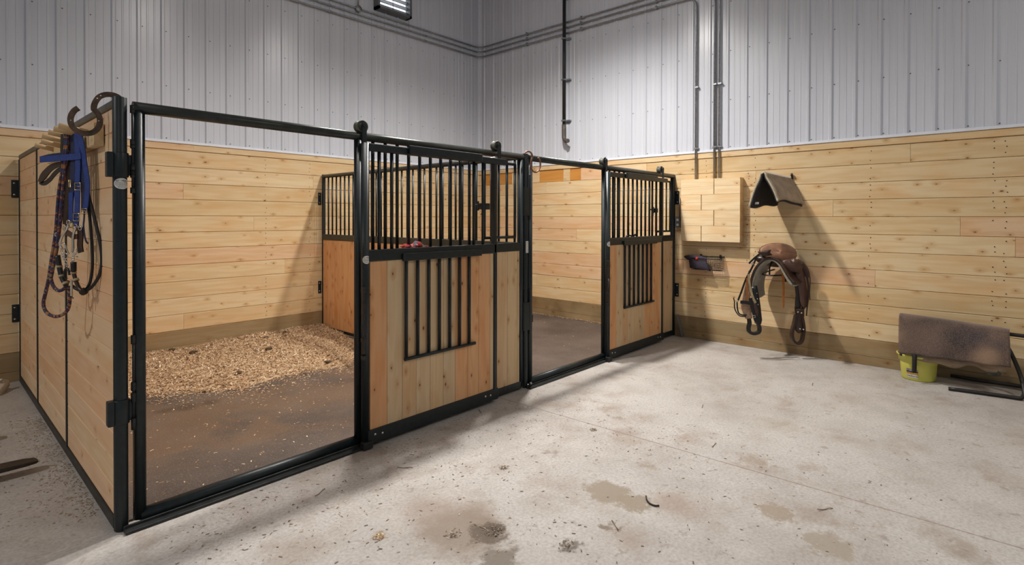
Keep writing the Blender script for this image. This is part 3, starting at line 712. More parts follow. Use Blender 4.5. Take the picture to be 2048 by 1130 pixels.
# sliding doors
def make_door(x, label):
    Y = -.07; t = thing('sliding_stall_door', label, 'stall door', (x+1.375, Y, 0))
    x0, x1 = x+1.377, x+2.655
    MB().tube([(x0, Y, .03), (x0, Y, 2.10)], .0285, 18).build('stile', 'steel', t)
    MB().box(x0, x+2.785, Y-.024, Y+.020, 2.048, 2.100).build('top_rail', 'steel', t, bevel=.006)
    MB().box(x+2.625, x+2.660, Y-.026, Y+.020, .10, 2.05).build('stile', 'steel', t, bevel=.004)
    MB().box(x0, x1, Y-.026, Y+.020, 1.285, 1.366).build('middle_rail', 'steel', t, bevel=.006)
    MB().box(x0-.01, x1+.02, Y-.027, Y+.020, .030, .124).build('kick_rail', 'steel', t, bevel=.004)
    p = MB(); seams = [1.405, 1.546, 1.676, 1.802, 1.935, 2.065, 2.189, 2.325, 2.45, 2.585, 2.627]
    tn = [(1, 0), (0, 1), (0, 2), (0, 3), (0, 4), (0, 5), (0, 6), (1, 7), (1, 8), (1, 9)]
    tan = MB(); org_ = MB()
    for k in range(len(seams)-1):
        (org_ if k in (0, 6, 7, 8) else tan).board(x+seams[k]+.0008, x+seams[k+1]-.0008, Y-.016, Y+.016, .124, 1.285, 'Z', .003)
    tan.build('tan_plank_infill', 'cedar', t); org_.build('orange_plank_infill', 'orange', t)
    for xx in (1.490, 1.595, 2.407, 2.513):
        MB().tube([(x+xx, Y, 1.366), (x+xx, Y, 2.05)], .013, 10).build('bar', 'steel', t)
    # dropped yoke grille
    MB().box(x+1.72, x+2.46, Y-.052, Y-.026, 2.050, 2.115).build('yoke_guide', 'steel', t, bevel=.007)
    MB().box(x+1.665, x+2.46, Y-.046, Y-.026, 1.274, 1.330).build('yoke_guide', 'steel', t, bevel=.005)
    yk = MB().tube([(x+1.685, Y-.034, .560), (x+2.39, Y-.034, .560)], .013, 12).build('yoke_grille', 'steel', t)
    for k in range(7): MB().tube([(x+1.698+.1045*k, Y-.034, .56), (x+1.698+.1045*k, Y-.034, 1.275)], .0128, 10).build('bar', 'steel', yk)
    # rollers on the top rail
    for xx in (1.385, 2.735):
        cx = x+xx
        wl = MB().lathe([(0, -.020), (.010, -.020), (.012, -.008), (.036, -.008), (.042, -.016), (.044, -.022), (.040, -.030), (.036, .0), (.040, .030), (.044, .022), (.042, .016), (.036, .008), (.012, .008), (0, .012)], (cx, -.004, H+.036), (0, 1, 0), 26).build('roller', 'wheel', t)
        wl['label'] = 'grooved grey-green wheel'
        s_ = MB().prism([(cx-.017, -.048, 2.05), (cx+.017, -.048, 2.05), (cx+.017, -.048, H+.050), (cx+.011, -.048, H+.062), (cx-.011, -.048, H+.062), (cx-.017, -.048, H+.050)], (0, -1, 0), .010)
        s_.tube([(cx, -.06, H+.036), (cx, .02, H+.036)], .010, 10); s_.build('hanger_strap', 'steel', t)
    # handle and latch at the leading edge
    hx = x0-.030
    MB().tube(smooth_path([(hx+.012, Y-.026, 1.0), (hx+.004, Y-.03, .93), (hx-.018, Y-.05, .89), (hx-.030, Y-.055, .84), (hx-.020, Y-.05, .79), (hx+.008, Y-.03, .76)], 5), .0075, 10).build('handle', 'steelworn', t)
    MB().box(hx-.008, hx+.008, Y-.036, Y-.014, .66, 1.10).box(hx-.012, hx+.012, Y-.040, Y-.01, 1.08, 1.12).box(hx-.012, hx+.012, Y-.040, Y-.01, .74, .77).box(hx-.012, hx+.012, Y-.040, Y-.01, .62, .65).build('latch_channel', 'steelworn', t, bevel=.002)
    for xx, zz in ((1.44, .085), (1.50, .078), (2.52, .085), (2.58, .08)):
        MB().lathe([(0, .004), (.006, .004), (.009, 0)], (x+xx, Y-.027, zz), (0, -1, 0), 10).build('bolt', 'chrome', t)
    MB().box(x0-.04, x0+.035, Y-.045, Y+.0, .004, .055).build('floor_guide', 'steelworn', t, bevel=.006)
    oval_sticker(t, x0, Y, 1.300, .0293, .030, .028, -1.75)
    return t
d1 = make_door(0, 'open sliding door of the nearer stall, pine planks under black bars')
d2 = tree(d1); d2.location.x += 3.075
d2['label'] = 'open sliding door of the farther stall, beside the pine wall'

# end of the second front: wall brackets and foot brace
for zt in (1.86, .63):
    pass
wbk = thing('wall_bracket_post', 'flat dark steel post and bracket plates fixing the farther stall front to the wall', 'bracket', (XR-.02, -.01, 0))
MB().box(XR-.03, XR-.006, -.03, .03, .004, H-.03).build('post', 'steel', wbk, bevel=.003)
for zt in (1.865, .62):
    pl = MB().box(XR-.012, XR-.006, -.085, -.03, zt-.09, zt+.09).build('bracket_plate', 'steel', wbk, bevel=.002)
    for dz in (-.06, .06): MB().lathe([(0, .006), (.007, .005), (.009, 0)], (XR-.012, -.06, zt+dz), (-1, 0, 0), 8).build('screw', 'chrome', pl)
br = MB().prism([V((XR-.10, -.10, .30)), V((XR-.05, -.10, .30)), V((XR-.01, -.16, .01)), V((XR-.07, -.16, .01))], (0.1, -1, 0.2), .012)
o = br.build('foot_brace', 'grey', origin=(XR-.05, -.14, 0)); tag(o, 'small slanted grey plate on the floor at the foot of the farther stall door', 'brace')

# solid side panel
sp_ = thing('stall_side_panel', 'long side wall of the nearer stall, horizontal boards in a dark steel frame', 'stall wall', (0, 1.9, 0))
MB().box(-.026, .026, .03, D-.05, H-.040, H+.004).build('top_rail', 'sidesteel', sp_, bevel=.012)
MB().box(-.028, .028, .03, D-.05, .004, .062).build('bottom_rail', 'steelworn', sp_, bevel=.004)
for yy in (D-.06, 2.58, 1.312): MB().box(-.027, .027, yy-.016, yy+.016, .06, H-.04).build('upright', 'steel', sp_, bevel=.003)
p = MB(); z = .062; k = 0
while z < H-.05:
    e = min(z+.140, H-.04)
    for a, b in ((.035, 1.296), (1.328, 2.564), (2.596, D-.076)): p.board(-.019, .019, a, b, z+.0008, e-.0008, 'Y', .003)
    z = e
p.build('plank_infill', 'side', sp_)
for zt in (1.86, .66):
    pl = MB().box(-.075, -.02, D-.012, D-.006, zt-.085, zt+.085).build('bracket_plate', 'steel', sp_, bevel=.002)
    for dz in (-.055, .055): MB().lathe([(0, .006), (.007, .005), (.009, 0)], (-.055, D-.012, zt+dz), (0, -1, 0), 8).build('screw', 'chrome', pl)

# divider between the stalls
dv = thing('stall_divider', 'divider between the two stalls, orange boards below and upright bars above', 'stall wall', (XM, 1.9, 0))
MB().tube([(XM, .03, H-.022), (XM, D-.03, H-.022)], .026, 16).build('top_rail', 'railtop', dv)
MB().box(XM-.024, XM+.024, .03, D-.05, 1.278, 1.358).build('middle_rail', 'railtop', dv, bevel=.008)
MB().box(XM-.024, XM+.024, .03, D-.05, .045, .085).build('bottom_rail', 'steel', dv, bevel=.004)
MB().box(XM-.02, XM+.02, D-.062, D-.028, .02, H+.005).build('upright', 'steel', dv, bevel=.004)
p = MB(); y = .035
while y < D-.07:
    e = min(y+.135, D-.062); p.board(XM-.018, XM+.018, y+.0008, e-.0008, .085, 1.278, 'Z', .003); y = e
p.build('plank_infill', 'orange', dv)
for k in range(34):
    yy = 3.576-.1045*k
    if yy > .08: MB().tube([(XM, yy, 1.358), (XM, yy, H-.045)], .0115, 8).build('bar', 'steel', dv)
for zt in (1.85, .62):
    pl = MB().box(XM-.065, XM-.018, D-.012, D-.006, zt-.085, zt+.085).build('bracket_plate', 'steel', dv, bevel=.002)
    for dz in (-.055, .055): MB().lathe([(0, .006), (.007, .005), (.009, 0)], (XM-.045, D-.012, zt+dz), (0, -1, 0), 8).build('screw', 'chrome', pl)

# ------------------------------------------------------------------ floor coverings
o = MB().box(.035, XM-.03, .05, D-.006, .001, .012).build('stall_mat', 'mat', origin=(1.55, 1.9, 0)); tag(o, 'dark rubber mat with brown dust and shavings in the nearer stall', 'mat')
o = MB().box(XM+.03, XR-.006, .05, D-.006, .001, .012).build('stall_mat', 'mat2', origin=(4.7, 1.9, 0)); tag(o, 'bare dark rubber mat in the farther stall', 'mat')

edge = [(.03, 2.30), (.68, 2.30), (1.05, 2.02), (1.37, 1.86), (1.66, 1.96), (1.95, 2.02), (2.2, 1.86), (2.42, 1.82), (2.62, 2.15), (2.80, 2.45), (3.1, 2.62)]
def edge_y(x):
    for (a, ya), (b, yb) in zip(edge, edge[1:]):
        if a <= x <= b: return ya+(yb-ya)*(x-a)/(b-a)
    return 2.6
def hgt(x, y):
    t = y-edge_y(x)-0.05*math.sin(x*9)-0.03*math.sin(x*23)
    if t < 0: return -.02
    h = .012+.055*min(1, t/.5)+.012*math.sin(x*5+y*3)+.010*math.sin(x*13-y*9)*math.cos(y*7)
    h += 0.05*max(0, (y-3.2)/.5)*(0.6+0.4*math.sin(x*3.1))
    return max(.014, h)
p = MB()
def mound(u, v):
    x = .04+u*(XM-.09); y = 1.7+v*(D-.012-1.7); return (x, y, hgt(x, y) if hgt(x, y) > 0 else .004)
p.grid(mound, 60, 44); p.gp = [(0, 0, 3.7+int(q[0]*30)*.13+int(q[1]*40)*.7) for q in p.v]
def chip(p, x, y, z, L, W, tilt, ang, rnd, curl=.3):
    ca, sa = math.cos(ang), math.sin(ang); ct, st = math.cos(tilt), math.sin(tilt)
    vs = []
    for i, a in enumerate((-.5, 0, .5)):
        for b in (-.5, .5):
            u = a*L; v = b*W; h = (curl*L*(.25-a*a))+u*st
            vs.append((x+ca*u*ct-sa*v, y+sa*u*ct+ca*v, z+h+v*st*.5))
    p.add(vs, [(0, 1, 3, 2), (2, 3, 5, 4)], False, [(x, y, rnd)]*6)
p2 = p
for k in range(27000):
    x = random.uniform(.05, XM-.05); y = random.uniform(1.75, D-.03)
    if random.random() > (1.25 if y < 3 else 1): continue
    h = hgt(x, y)
    if h < 0: continue
    chip(p2, x, y, h+random.uniform(.002, .016), random.uniform(.010, .034), random.uniform(.003, .012), random.uniform(-.7, .7), random.uniform(0, 6.28), random.random()*99, random.uniform(.2, .6))
for k in range(5500):                      # scattered edge
    x = random.uniform(.05, XM-.05); d = random.expovariate(6.0)*(.5+.5*math.sin(x*6)**2); y = edge_y(x)-d+.10
    if y < .08: continue
    chip(p2, x, y, .015, random.uniform(.008, .026), random.uniform(.003, .010), random.uniform(-.2, .2), random.uniform(0, 6.28), random.random()*99)
o = p2.build('wood_shavings', 'chips', origin=(1.6, 3, 0)); tag(o, 'thick bed of pale wood shavings along the back of the nearer stall', 'wood shavings', kind='stuff')
p = MB()
for k in range(900):
    x = random.uniform(.06, XM-.05); y = random.uniform(.07, 2.3); z = .0135; s = random.random()**2
    chip(p, x, y, z, .004+.022*s, .002+.006*s, random.uniform(-.1, .1), random.uniform(0, 6.28), random.random()*99)
for k in range(260):
    x = random.uniform(XM+.06, XR-.05); y = random.uniform(.07, 3.7); s = random.random()**3
    chip(p, x, y, .0135, .004+.022*s, .002+.007*s, 0, random.uniform(0, 6.28), random.random()*99)
for k in range(700):
    x = random.uniform(XM+.06, XR-.02); y = D-.01-random.expovariate(25)
    if y > .1: chip(p, x, y, .014+random.uniform(0, .01), random.uniform(.008, .03), random.uniform(.004, .01), random.uniform(-.4, .4), random.uniform(0, 6.28), random.random()*99)
    y = random.uniform(.3, 3.7); x = XR-.012-random.expovariate(28)
    if y > 1.0: chip(p, x, y, .014+random.uniform(0, .008), random.uniform(.008, .03), random.uniform(.004, .01), random.uniform(-.4, .4), random.uniform(0, 6.28), random.random()*99)
o = p.build('scattered_shavings', 'chips', origin=(3, 1, 0)); tag(o, 'loose specks of wood shaving scattered over the dark stall mats', 'wood shavings', kind='stuff')
p = MB()
def litter(n, fx, fy, lo, hi, zz=.002):
    for k in range(n):
        x, y = fx(), fy(); s = random.random()**3
        chip(p, x, y, zz, lo+(hi-lo)*s, .0015+.005*s, 0, random.uniform(0, 6.28), random.random()*99, .1)
litter(3200, lambda: random.uniform(.1, 3.3), lambda: -.12-random.expovariate(.9), .003, .020)
litter(700, lambda: random.uniform(2.5, 6), lambda: random.uniform(-3.3, -.2), .003, .018)
for x, y, a in ((1428, 890, .1), (1650, 1018, -.6), (810, 935, -.8), (960, 822, 1.0), (640, 985, .5), (1625, 768, .2), (1230, 1050, .9), (1405, 812, .3)):
    c = at(x, y, 'Z', .004); L = .10
    p.tube([c+V((math.cos(a)*L*t, math.sin(a)*L*t, .004*math.sin(t*9)+.001)) for t in (-.5, -.1, .3, .5)], .0023, 5)
o = p.build('straw_litter', 'litter', origin=(2, -1, 0)); tag(o, 'bits of straw and dirt littering the pale concrete floor', 'straw', kind='stuff')

MT['dung'] = plain('dry_manure', (0.075, 0.05, 0.022), 0.9, 0, 0.5, 40, 0.6, 60)
for x, y, r in ((345, 704, .032), (386, 707, .045), (537, 701, .04), (533, 681, .03), (570, 672, .028), (655, 719, .035), (684, 733, .04), (478, 748, .03)):
    c = at(x, y, 'Z', .06); r *= .8; p = MB(); hh = hgt(c.x, c.y)
    def lump(u, v):
        a = 2*math.pi*u; b = math.pi*v; q = 1+.18*math.sin(3*a+x)*math.sin(b)+.12*math.sin(5*b+y)
        return (c.x+1.25*r*q*math.cos(a)*math.sin(b), c.y+r*q*math.sin(a)*math.sin(b), hh+.012+.6*r*q*math.cos(b))
    p.grid(lump, 14, 9); o = p.build('manure_lump', 'dung', origin=(c.x, c.y, hh)); tag(o, 'small dark manure lump lying on the pale wood shavings', 'manure', 'manure lumps on the shavings')
p = MB(); litter(2200, lambda: -.035-random.expovariate(11), lambda: random.uniform(.25, 2.4), .004, .016)
o = p.build('sawdust_trail', 'sawdust', origin=(-.1, 1.4, 0)); tag(o, 'tan sawdust strewn along the outside foot of the nearer stall side wall', 'sawdust', kind='stuff')
def clump(x, y, r, label, m_='litter'):
    c = at(x, y, 'Z', 0); p = MB()
    for k in range(42):
        a = random.uniform(0, 6.28); d = r*random.random()**.7
        chip(p, c.x+d*math.cos(a), c.y+d*math.sin(a)*.8, .003+(1-d/r)*.010*random.random(), random.uniform(.005, .018), random.uniform(.002, .006), random.uniform(-.5, .5), random.uniform(0, 6.28), random.random()*40, .3)
    o = p.build('dirt_clump', m_, origin=(c.x, c.y, 0)); tag(o, label, 'dirt clump', kind='stuff')
clump(757, 1075, .035, 'small yellowish clump of chewed straw near the bottom edge of the floor', 'chips')
clump(985, 1062, .06, 'dark crumbly dirt beside the brown stain on the floor')
clump(1135, 1092, .05, 'dark dirt crumbs on the floor below the grey stain')
clump(1008, 935, .035, 'little brown dirt clump on the floor in front of the nearer stall')
clump(905, 1068, .05, 'scattered brown crumbs on the large brown stain left of the dark dirt', 'litter')
clump(1187, 860, .035, 'little dirt clump lying on the rusty floor joint')
hp = [at(x, y, 'Z', .006) for x, y in ((1292, 992), (1294, 1000), (1300, 1007), (1310, 1011), (1318, 1011))]
o = MB().tube(smooth_path(hp, 4), .0045, 8, rs=None).build('hoof_trimming', 'tine', origin=tuple(hp[2])); tag(o, 'dark curved sliver of hoof trimming on the floor right of the grey stain', 'hoof trimming')

# ------------------------------------------------------------------ tack corner
pr = thing('peg_rack', 'wooden peg rack on the outside of the stall side wall under the horseshoe hook', 'peg rack', (-.04, .8, 2.03))
MB().board(-.066, -.024, .215, 1.72, 1.965, 2.085, 'Y', .004).build('backboard', 'pine', pr)
for yy in (.36, .50, .68, .90, 1.18, 1.45):
    MB().tube([(-.06, yy, 2.045), (-.19+.03*(yy > 1), yy, 2.068)], .0155, 12).build('peg', 'peg', pr)

TP = V((-.075, .46, 0)); TN = V((-.915, -.404, 0)).normalized()
def T(x, y, off=0.0): return atp(x, y, TP+TN*off, TN)
def TL(pts, off=0.0, k=4): return smooth_path([T(x, y, off) for x, y in pts], k)
def ring(mb, x, y, r, tr, off=0.0, sx=1.0):
    c = T(x, y, off); t = V((TN.y, -TN.x, 0))
    mb.tube([c+t*(r*sx*math.cos(a))+V((0, 0, r*math.sin(a))) for a in [k*math.pi/8 for k in range(16)]], tr, 8, closed=True)
def buckle(mb, x, y, w_, h_, tr, off=0.0):
    c = T(x, y, off); t = V((TN.y, -TN.x, 0)); z = V((0, 0, 1))
    mb.tube([c+t*w_*a+z*h_*b for a, b in ((-1, -1), (1, -1), (1, 1), (-1, 1))], tr, 8, closed=True); mb.tube([c-t*w_, c+t*w_], tr*.7, 6)

# blue halter
bh = thing('blue_halter', 'blue webbing halter hanging from the peg rack', 'halter', tuple(T(155, 265)))
MB().strap(TL([(154, 266), (156, 324), (155, 359), (154, 416), (152, 453)], .028), .040, .004, TN).build('cheek_strap', 'blue', bh)
MB().strap(TL([(147, 268), (146, 330), (144, 380), (142, 410), (142, 446)], .020), .036, .004, TN).build('cheek_strap', 'navy', bh)
MB().strap(TL([(142, 385), (142, 445)], .0235), .034, .004, TN).build('lower_cheek_strap', 'blue', bh)
MB().strap(TL([(162, 312), (143, 314), (110, 317), (80, 319)], .034), .034, .004, TN).build('noseband', 'blue', bh)
MB().strap(TL([(80, 317), (100, 312), (124, 309), (146, 307)], .004), .022, .004, TN).build('noseband_inner', 'navy', bh)
MB().strap(TL([(160, 270), (166, 300), (171, 335), (175, 368), (173, 402), (170, 422)], .030), .034, .004, TN, ).build('throat_strap', 'blue', bh)
MB().strap(TL([(158, 268), (163, 315), (165, 350), (167, 390), (167, 420)], .022), .034, .004, TN).build('throat_strap', 'navy', bh)
MB().strap(TL([(169, 422), (168, 440), (167, 452), (169, 470), (172, 482), (176, 487)], .03), .010, .003, TN, ws=None).build('strap_tail', 'navy', bh)
for a in ((155.3, 373, .022, .019, .0025, .034), (152.7, 434.5, .023, .020, .0025, .034), (139.5, 367, .006, .020, .0025, .034), (168, 422, .023, .012, .0022, .036)):
    b_ = MB(); buckle(b_, *a); b_.build('buckle', 'brass', bh)
for a in ((141.5, 449, .017, .003, .028), (150.5, 455, .019, .003, .03)):
    b_ = MB(); ring(b_, *a); b_.build('ring', 'brass', bh)

# rope lead
lr = thing('lead_rope', 'purple and orange braided lead rope hanging in a long loop from the peg rack', 'rope', tuple(T(130, 268)))
MB().tube(TL([(131, 264), (131, 290), (127, 330), (119, 375), (115, 420), (111, 470), (103, 520), (97, 560), (90, 590), (87, 605), (89, 618), (97, 628), (110, 633), (124, 630), (135, 620), (139, 605), (139, 588), (136, 572)], .012), .0092, 10).build('rope', 'rope', lr)
MB().tube(TL([(136, 264), (134, 300), (129, 345), (124, 400), (119, 455), (112, 505), (104, 545), (102, 557), (106, 571), (114, 580), (122, 581), (131, 574), (136, 562)], .026), .0092, 10).build('rope', 'rope', lr)
cl_ = MB(); ring(cl_, 112.5, 469, .010, .003, .03); cl_.build('clip', 'chrome', lr)

# leather bridle with curb bit
bd = thing('leather_bridle', 'dark brown leather bridle with silver curb bit, hanging behind the blue halter', 'bridle', tuple(T(130, 300)))
MB().strap(TL([(141, 268), (137, 320), (133, 380), (132, 420), (133, 448)], -.002), .052, .006, TN).build('crown_strap', 'dbrown', bd)
MB().strap(TL([(125, 268), (124, 300), (124, 330)], -.004), .020, .005, TN).build('crown_strap', 'black', bd)
MB().strap(TL([(132, 329), (118, 329), (103, 335), (91, 347), (84, 356), (79, 364)], .006), .034, .006, TN, ws=[.020, .022, .024, .026, .028, .030, .032, .034, .036, .038, .040, .042, .044, .045, .044, .042, .040, .036, .030, .026, .022]).build('browband', 'dbrown', bd)
MB().strap(TL([(130, 336), (118, 340), (108, 349), (99, 360), (88, 367), (80, 364)], .000), .024, .006, TN).build('browband_lining', 'black', bd)
MB().strap(TL([(130, 463), (138, 467), (147, 473), (155, 473)], .036), .028, .006, TN).build('chin_strap', 'brown', bd)
MB().strap(TL([(160, 455), (161, 470), (160, 490), (162, 505)], .030), .040, .006, TN).build('curb_keeper', 'dbrown', bd)
bt = MB()
bt.tube(TL([(137, 450), (133, 460), (126, 470), (121, 482), (120, 490), (124, 497)], .040), .0065, 8)
bt.tube(TL([(152, 455), (148, 465), (146, 478), (146, 492), (145, 503)], .044), .0065, 8)
for x, y, r in ((126, 492, .018), (129, 456, .013), (137, 445, .013), (149, 503, .018), (160, 456, .012), (131, 512, .016)): ring(bt, x, y, r, .0028, .042)
bt.tube(TL([(130, 488), (134, 500), (138, 508)], .04), .004, 8)
bo = bt.build('curb_bit', 'chrome', bd)
ch_ = MB()
for k in range(7): ring(ch_, 123+k*2.2, 503+k*5.5, .009, .0022, .04+.003*(k % 2), .7 if k % 2 else 1)
for k in range(4): ring(ch_, 147.5-k*.6, 508+k*5, .009, .0026, .044, .7 if k % 2 else 1)
ch_.tube(TL([(152, 513), (155, 513.5)], .044), .003, 6); ch_.build('curb_chain', 'chrome', bd)

# black reins
rn = thing('black_reins', 'black rope reins with tan bands and a knot, hanging below the curb bit', 'reins', tuple(T(170, 583)))
MB().tube(TL([(166, 345), (174, 390), (179, 430), (183, 475), (185, 520), (183, 550), (178, 570), (170, 581)], .006), .0075, 9).build('rein', 'black', rn)
MB().tube(TL([(168, 330), (177, 390), (186, 425), (194, 458), (201, 490), (203.5, 522), (200, 546), (190, 566), (177, 579), (164, 582), (150, 576), (145, 572)], .014), .0085, 9).build('rein', 'black', rn)
MB().tube(TL([(115, 511), (119, 535), (124, 555), (132, 570)], .046), .013, 9).build('rein', 'black', rn)
MB().tube(TL([(147, 524), (147, 543), (152, 562), (158, 576), (165, 582)], .046), .010, 9).build('rein', 'dbrown', rn)
MB().tube(TL([(147, 524), (147, 543)], .047), .014, 9).build('rein', 'black', rn)
MB().tube(TL([(139, 550), (137, 540), (132, 537), (129, 545), (130, 556)], .05), .006, 8).build('rein', 'black', rn)
kn = MB(); kn.lathe([(0, -.022), (.014, -.018), (.022, 0), (.014, .018), (0, .022)], T(167, 583, .02), (V((TN.y, -TN.x, 0))), 12); kn.build('knot', 'black', rn)
for x, y, dx, dy in ((119, 533, .2, 4), (123, 552, 1, 4), (131, 567, 2, 4), (147, 546, .2, 3), (152, 560, 1.5, 4)):
    MB().tube([T(x-dx/2, y-dy/2, .046), T(x+dx/2, y+dy/2, .046)], .0145, 10).build('band', 'tanstrap', rn)
st_ = thing('hoof_pick', 'pale leather popper tip hanging below the reins', 'strap', tuple(T(143, 590)))
st_.name = 'leather_popper'
MB().strap(TL([(143, 560), (143, 580), (143, 592)], .045), .014, .005, TN).build('strap', 'padedge', st_)
MB().tube(TL([(143, 592), (145, 595), (146.5, 597)], .045), .003, 6).build('lace', 'brown', st_)

# horseshoe hooks
def shoe(mb, pts, wd, th, nrm): mb.strap(smooth_path(pts, 5), wd, th, nrm)
HN = V((-.25, -.97, 0)).normalized(); HP = V((-.045, .14, 0))
def Hh(x, y, off=0): return atp(x, y, HP+HN*off, HN)
hk = thing('horseshoe_hook', 'rusty hook of two welded horseshoes over the corner of the nearer stall', 'hook', tuple(Hh(190, 225)))
MB().strap(smooth_path([Hh(x, y) for x, y in ((241, 199), (236, 194), (226, 190), (213, 189), (200, 193), (192, 202), (188, 212), (188, 221))], 5), .026, .011, HN).build('upper_horseshoe', 'shoe', hk, bevel=.002)
MB().strap(smooth_path([Hh(x, y, .012) for x, y in ((157, 216), (149, 221), (143, 230), (141, 241), (145, 253), (155, 262), (170, 267), (185, 265), (196, 256), (200, 243), (198, 232), (193, 224), (187, 218))], 5), .026, .011, HN).build('lower_horseshoe', 'shoe', hk, bevel=.002)
for x, y in ((202, 192), (195, 197), (142, 241), (198, 242)): MB().lathe([(0, .010), (.003, .009), (.004, .006)], Hh(x, y, .012), HN, 8).build('nail_head', 'chrome', hk)
hk2 = thing('copper_hook', 'coppery brown S-shaped horseshoe hook over the middle post', 'hook', tuple(at(1064, 325, 'Y', -.05)))
A2 = lambda x, y: at(x, y, 'Y', -.055)
MB().tube(smooth_path([A2(x, y) for x, y in ((1049, 308), (1052, 304), (1058, 303), (1063, 307), (1064.5, 314), (1063, 320))], 5), .0085, 8).build('upper_curl', 'coppershoe', hk2)
MB().tube(smooth_path([A2(x, y) for x, y in ((1064.5, 314), (1062, 323), (1061.5, 333), (1065, 341), (1071, 344.5), (1077, 341), (1080.5, 332), (1080, 322), (1076.5, 315))], 5), .0085, 8).build('lower_curl', 'coppershoe', hk2)

# forks and sack at the left edge
pf = thing('pallet_fork', 'dark steel pallet fork tines poking in from the left, just above the floor', 'pallet fork', (-1.2, 1.5, .03))
for yy, tip in ((1.17, -.185), (1.99, -.31)):
    m_ = MB(); L0 = -1.6
    prof = [(L0, 0, .04), (tip-.35, 0, .036), (tip-.06, 0, .022), (tip-.012, 0, .016), (tip, .0, .010)]
    vs = []
    for i, (x, _, th) in enumerate(prof):
        hw = (.055, .055, .050, .038, .018)[i]
        for a, b in ((-1, 0), (1, 0), (1, 1), (-1, 1)): vs.append((x, yy+a*hw, .055+b*th))
    m_.add(vs, [(i*4+k, i*4+(k+1) % 4, (i+1)*4+(k+1) % 4, (i+1)*4+k) for i in range(4) for k in range(4)]+[(3, 2, 1, 0), (16, 17, 18, 19)])
    m_.build('tine', 'tine', pf, bevel=.003)
MB().box(-1.68, -1.6, .9, 2.3, .0, .5).build('carriage', 'tine', pf)
c = at(6, 782, 'Z', 0)
sk = MB()
poly = [at(20, 767, 'Z', .05), at(8, 765, 'Z', .09), at(-40, 762, 'Z', .10), at(-40, 800, 'Z', .02), at(1, 790, 'Z', .005)]
sk.prism(poly, (0, -.3, 1), .05, .02)
o = sk.build('feed_sack', 'sack', origin=(poly[4].x, poly[4].y, 0), bevel=.004); tag(o, 'corner of a crumpled pale paper sack on the floor at the left edge', 'sack')

# small things on the rails
rc = MB()
def rag(u, v):
    p_ = at(800+u*48, 500, 'Y', .03); b_ = 1.364+.0
    h = .045*math.sin(math.pi*min(1, u*1.03))**.6*(.65+.35*math.sin(u*11+1))
    a = math.pi*v
    return (p_.x, .0+.034*math.cos(a), b_+.004+h*math.sin(a)+.003*math.sin(u*30+v*9))
def rag_mat():
    m, nt, b = mat('red_white_print')
    a = nd(nt, 'ShaderNodeAttribute', attribute_name='gp')
    vo = nd(nt, 'ShaderNodeTexVoronoi'); mp = nd(nt, 'ShaderNodeMapping'); mp.inputs['Scale'].default_value = (9, 3, 1)
    lk(nt, a.outputs['Vector'], mp.inputs[0]); lk(nt, mp.outputs[0], vo.inputs['Vector']); vo.inputs['Scale'].default_value = 1
    sp = nd(nt, 'ShaderNodeSeparateColor'); lk(nt, vo.outputs['Color'], sp.inputs[0])
    lk(nt, ramp(nt, sp.outputs[0], [(0, (.40, .02, .02)), (.42, (.55, .5, .5)), (.6, (.10, .09, .13)), (.75, (.45, .04, .03))], 'CONSTANT'), b.inputs['Base Color'])
    b.inputs['Roughness'].default_value = .7
    return m
MT['rag'] = rag_mat()
rc.grid(rag, 26, 8)
o = rc.build('folded_cloth', 'rag', origin=tuple(at(824, 500, 'Y', .03)), solid=.004); tag(o, 'crumpled red and white cloth lying on the rail of the nearer stall behind the bars', 'cloth')
lc = MB(); B2 = lambda x, y: at(x, y, 'Y', .0)
lc.tube(smooth_path([B2(x, y) for x, y in ((1252, 476), (1254, 472), (1260, 471), (1266, 473), (1270, 469), (1272, 471))], 4), .010, 8)
o = lc.build('coiled_strap', 'darkcloth', origin=tuple(B2(1260, 476))); tag(o, 'short dark coiled strap lying on the rail of the farther stall', 'strap')

# ------------------------------------------------------------------ right wall
cb = thing('wooden_panel_box', 'square pine board box on the wall where the metal conduits end', 'box', (XR-.06, -.54, 1.285))
bx0 = XR-.125; y0, y1, z0, z1 = -.925, -.166, 1.290, 2.092
MB().box(bx0+.02, XR-.002, y0, y0+.02, z0, z1).box(bx0+.02, XR-.002, y1-.02, y1, z0, z1).box(bx0+.02, XR-.002, y0+.02, y1-.02, z0, z0+.02).box(bx0+.02, XR-.002, y0+.02, y1-.02, z1-.02, z1).build('carcass', 'pine', cb)
p = MB(); H4 = (z1-z0)/8
for r in range(4):
    fr_ = (.36, .575)[(r+0) % 2]; yj = y1-(y1-y0)*fr_
    for half in (0, 1):
        a = z0+(2*r+half)*H4
        for c0, c1 in ((y0, yj-.005), (yj+.005, y1)): p.board(bx0, bx0+.02, c0, c1, a+.0004, a+H4-(.0004 if half == 0 else .0015), 'Y', .001, (r*7+half*3+c0))
p.build('front_boards', 'pine_pale', cb)

so = thing('wall_outlet', 'grey double power outlet beside the wooden panel box', 'outlet', (XR-.02, -.075, 1.46))
MB().box(XR-.045, XR-.002, -.115, -.045, 1.462, 1.60).build('outlet_box', 'grey', so, bevel=.004)
for z_ in (1.565, 1.50): MB().lathe([(0, .006), (.016, .006), (.018, 0)], (XR-.045, -.080, z_), (-1, 0, 0), 14).build('socket', 'white_trim', so)
MB().tube([(XR-.022, -.10, 1.60), (XR-.022, -.10, 1.86)], .009, 8).build('conduit', 'grey', so)

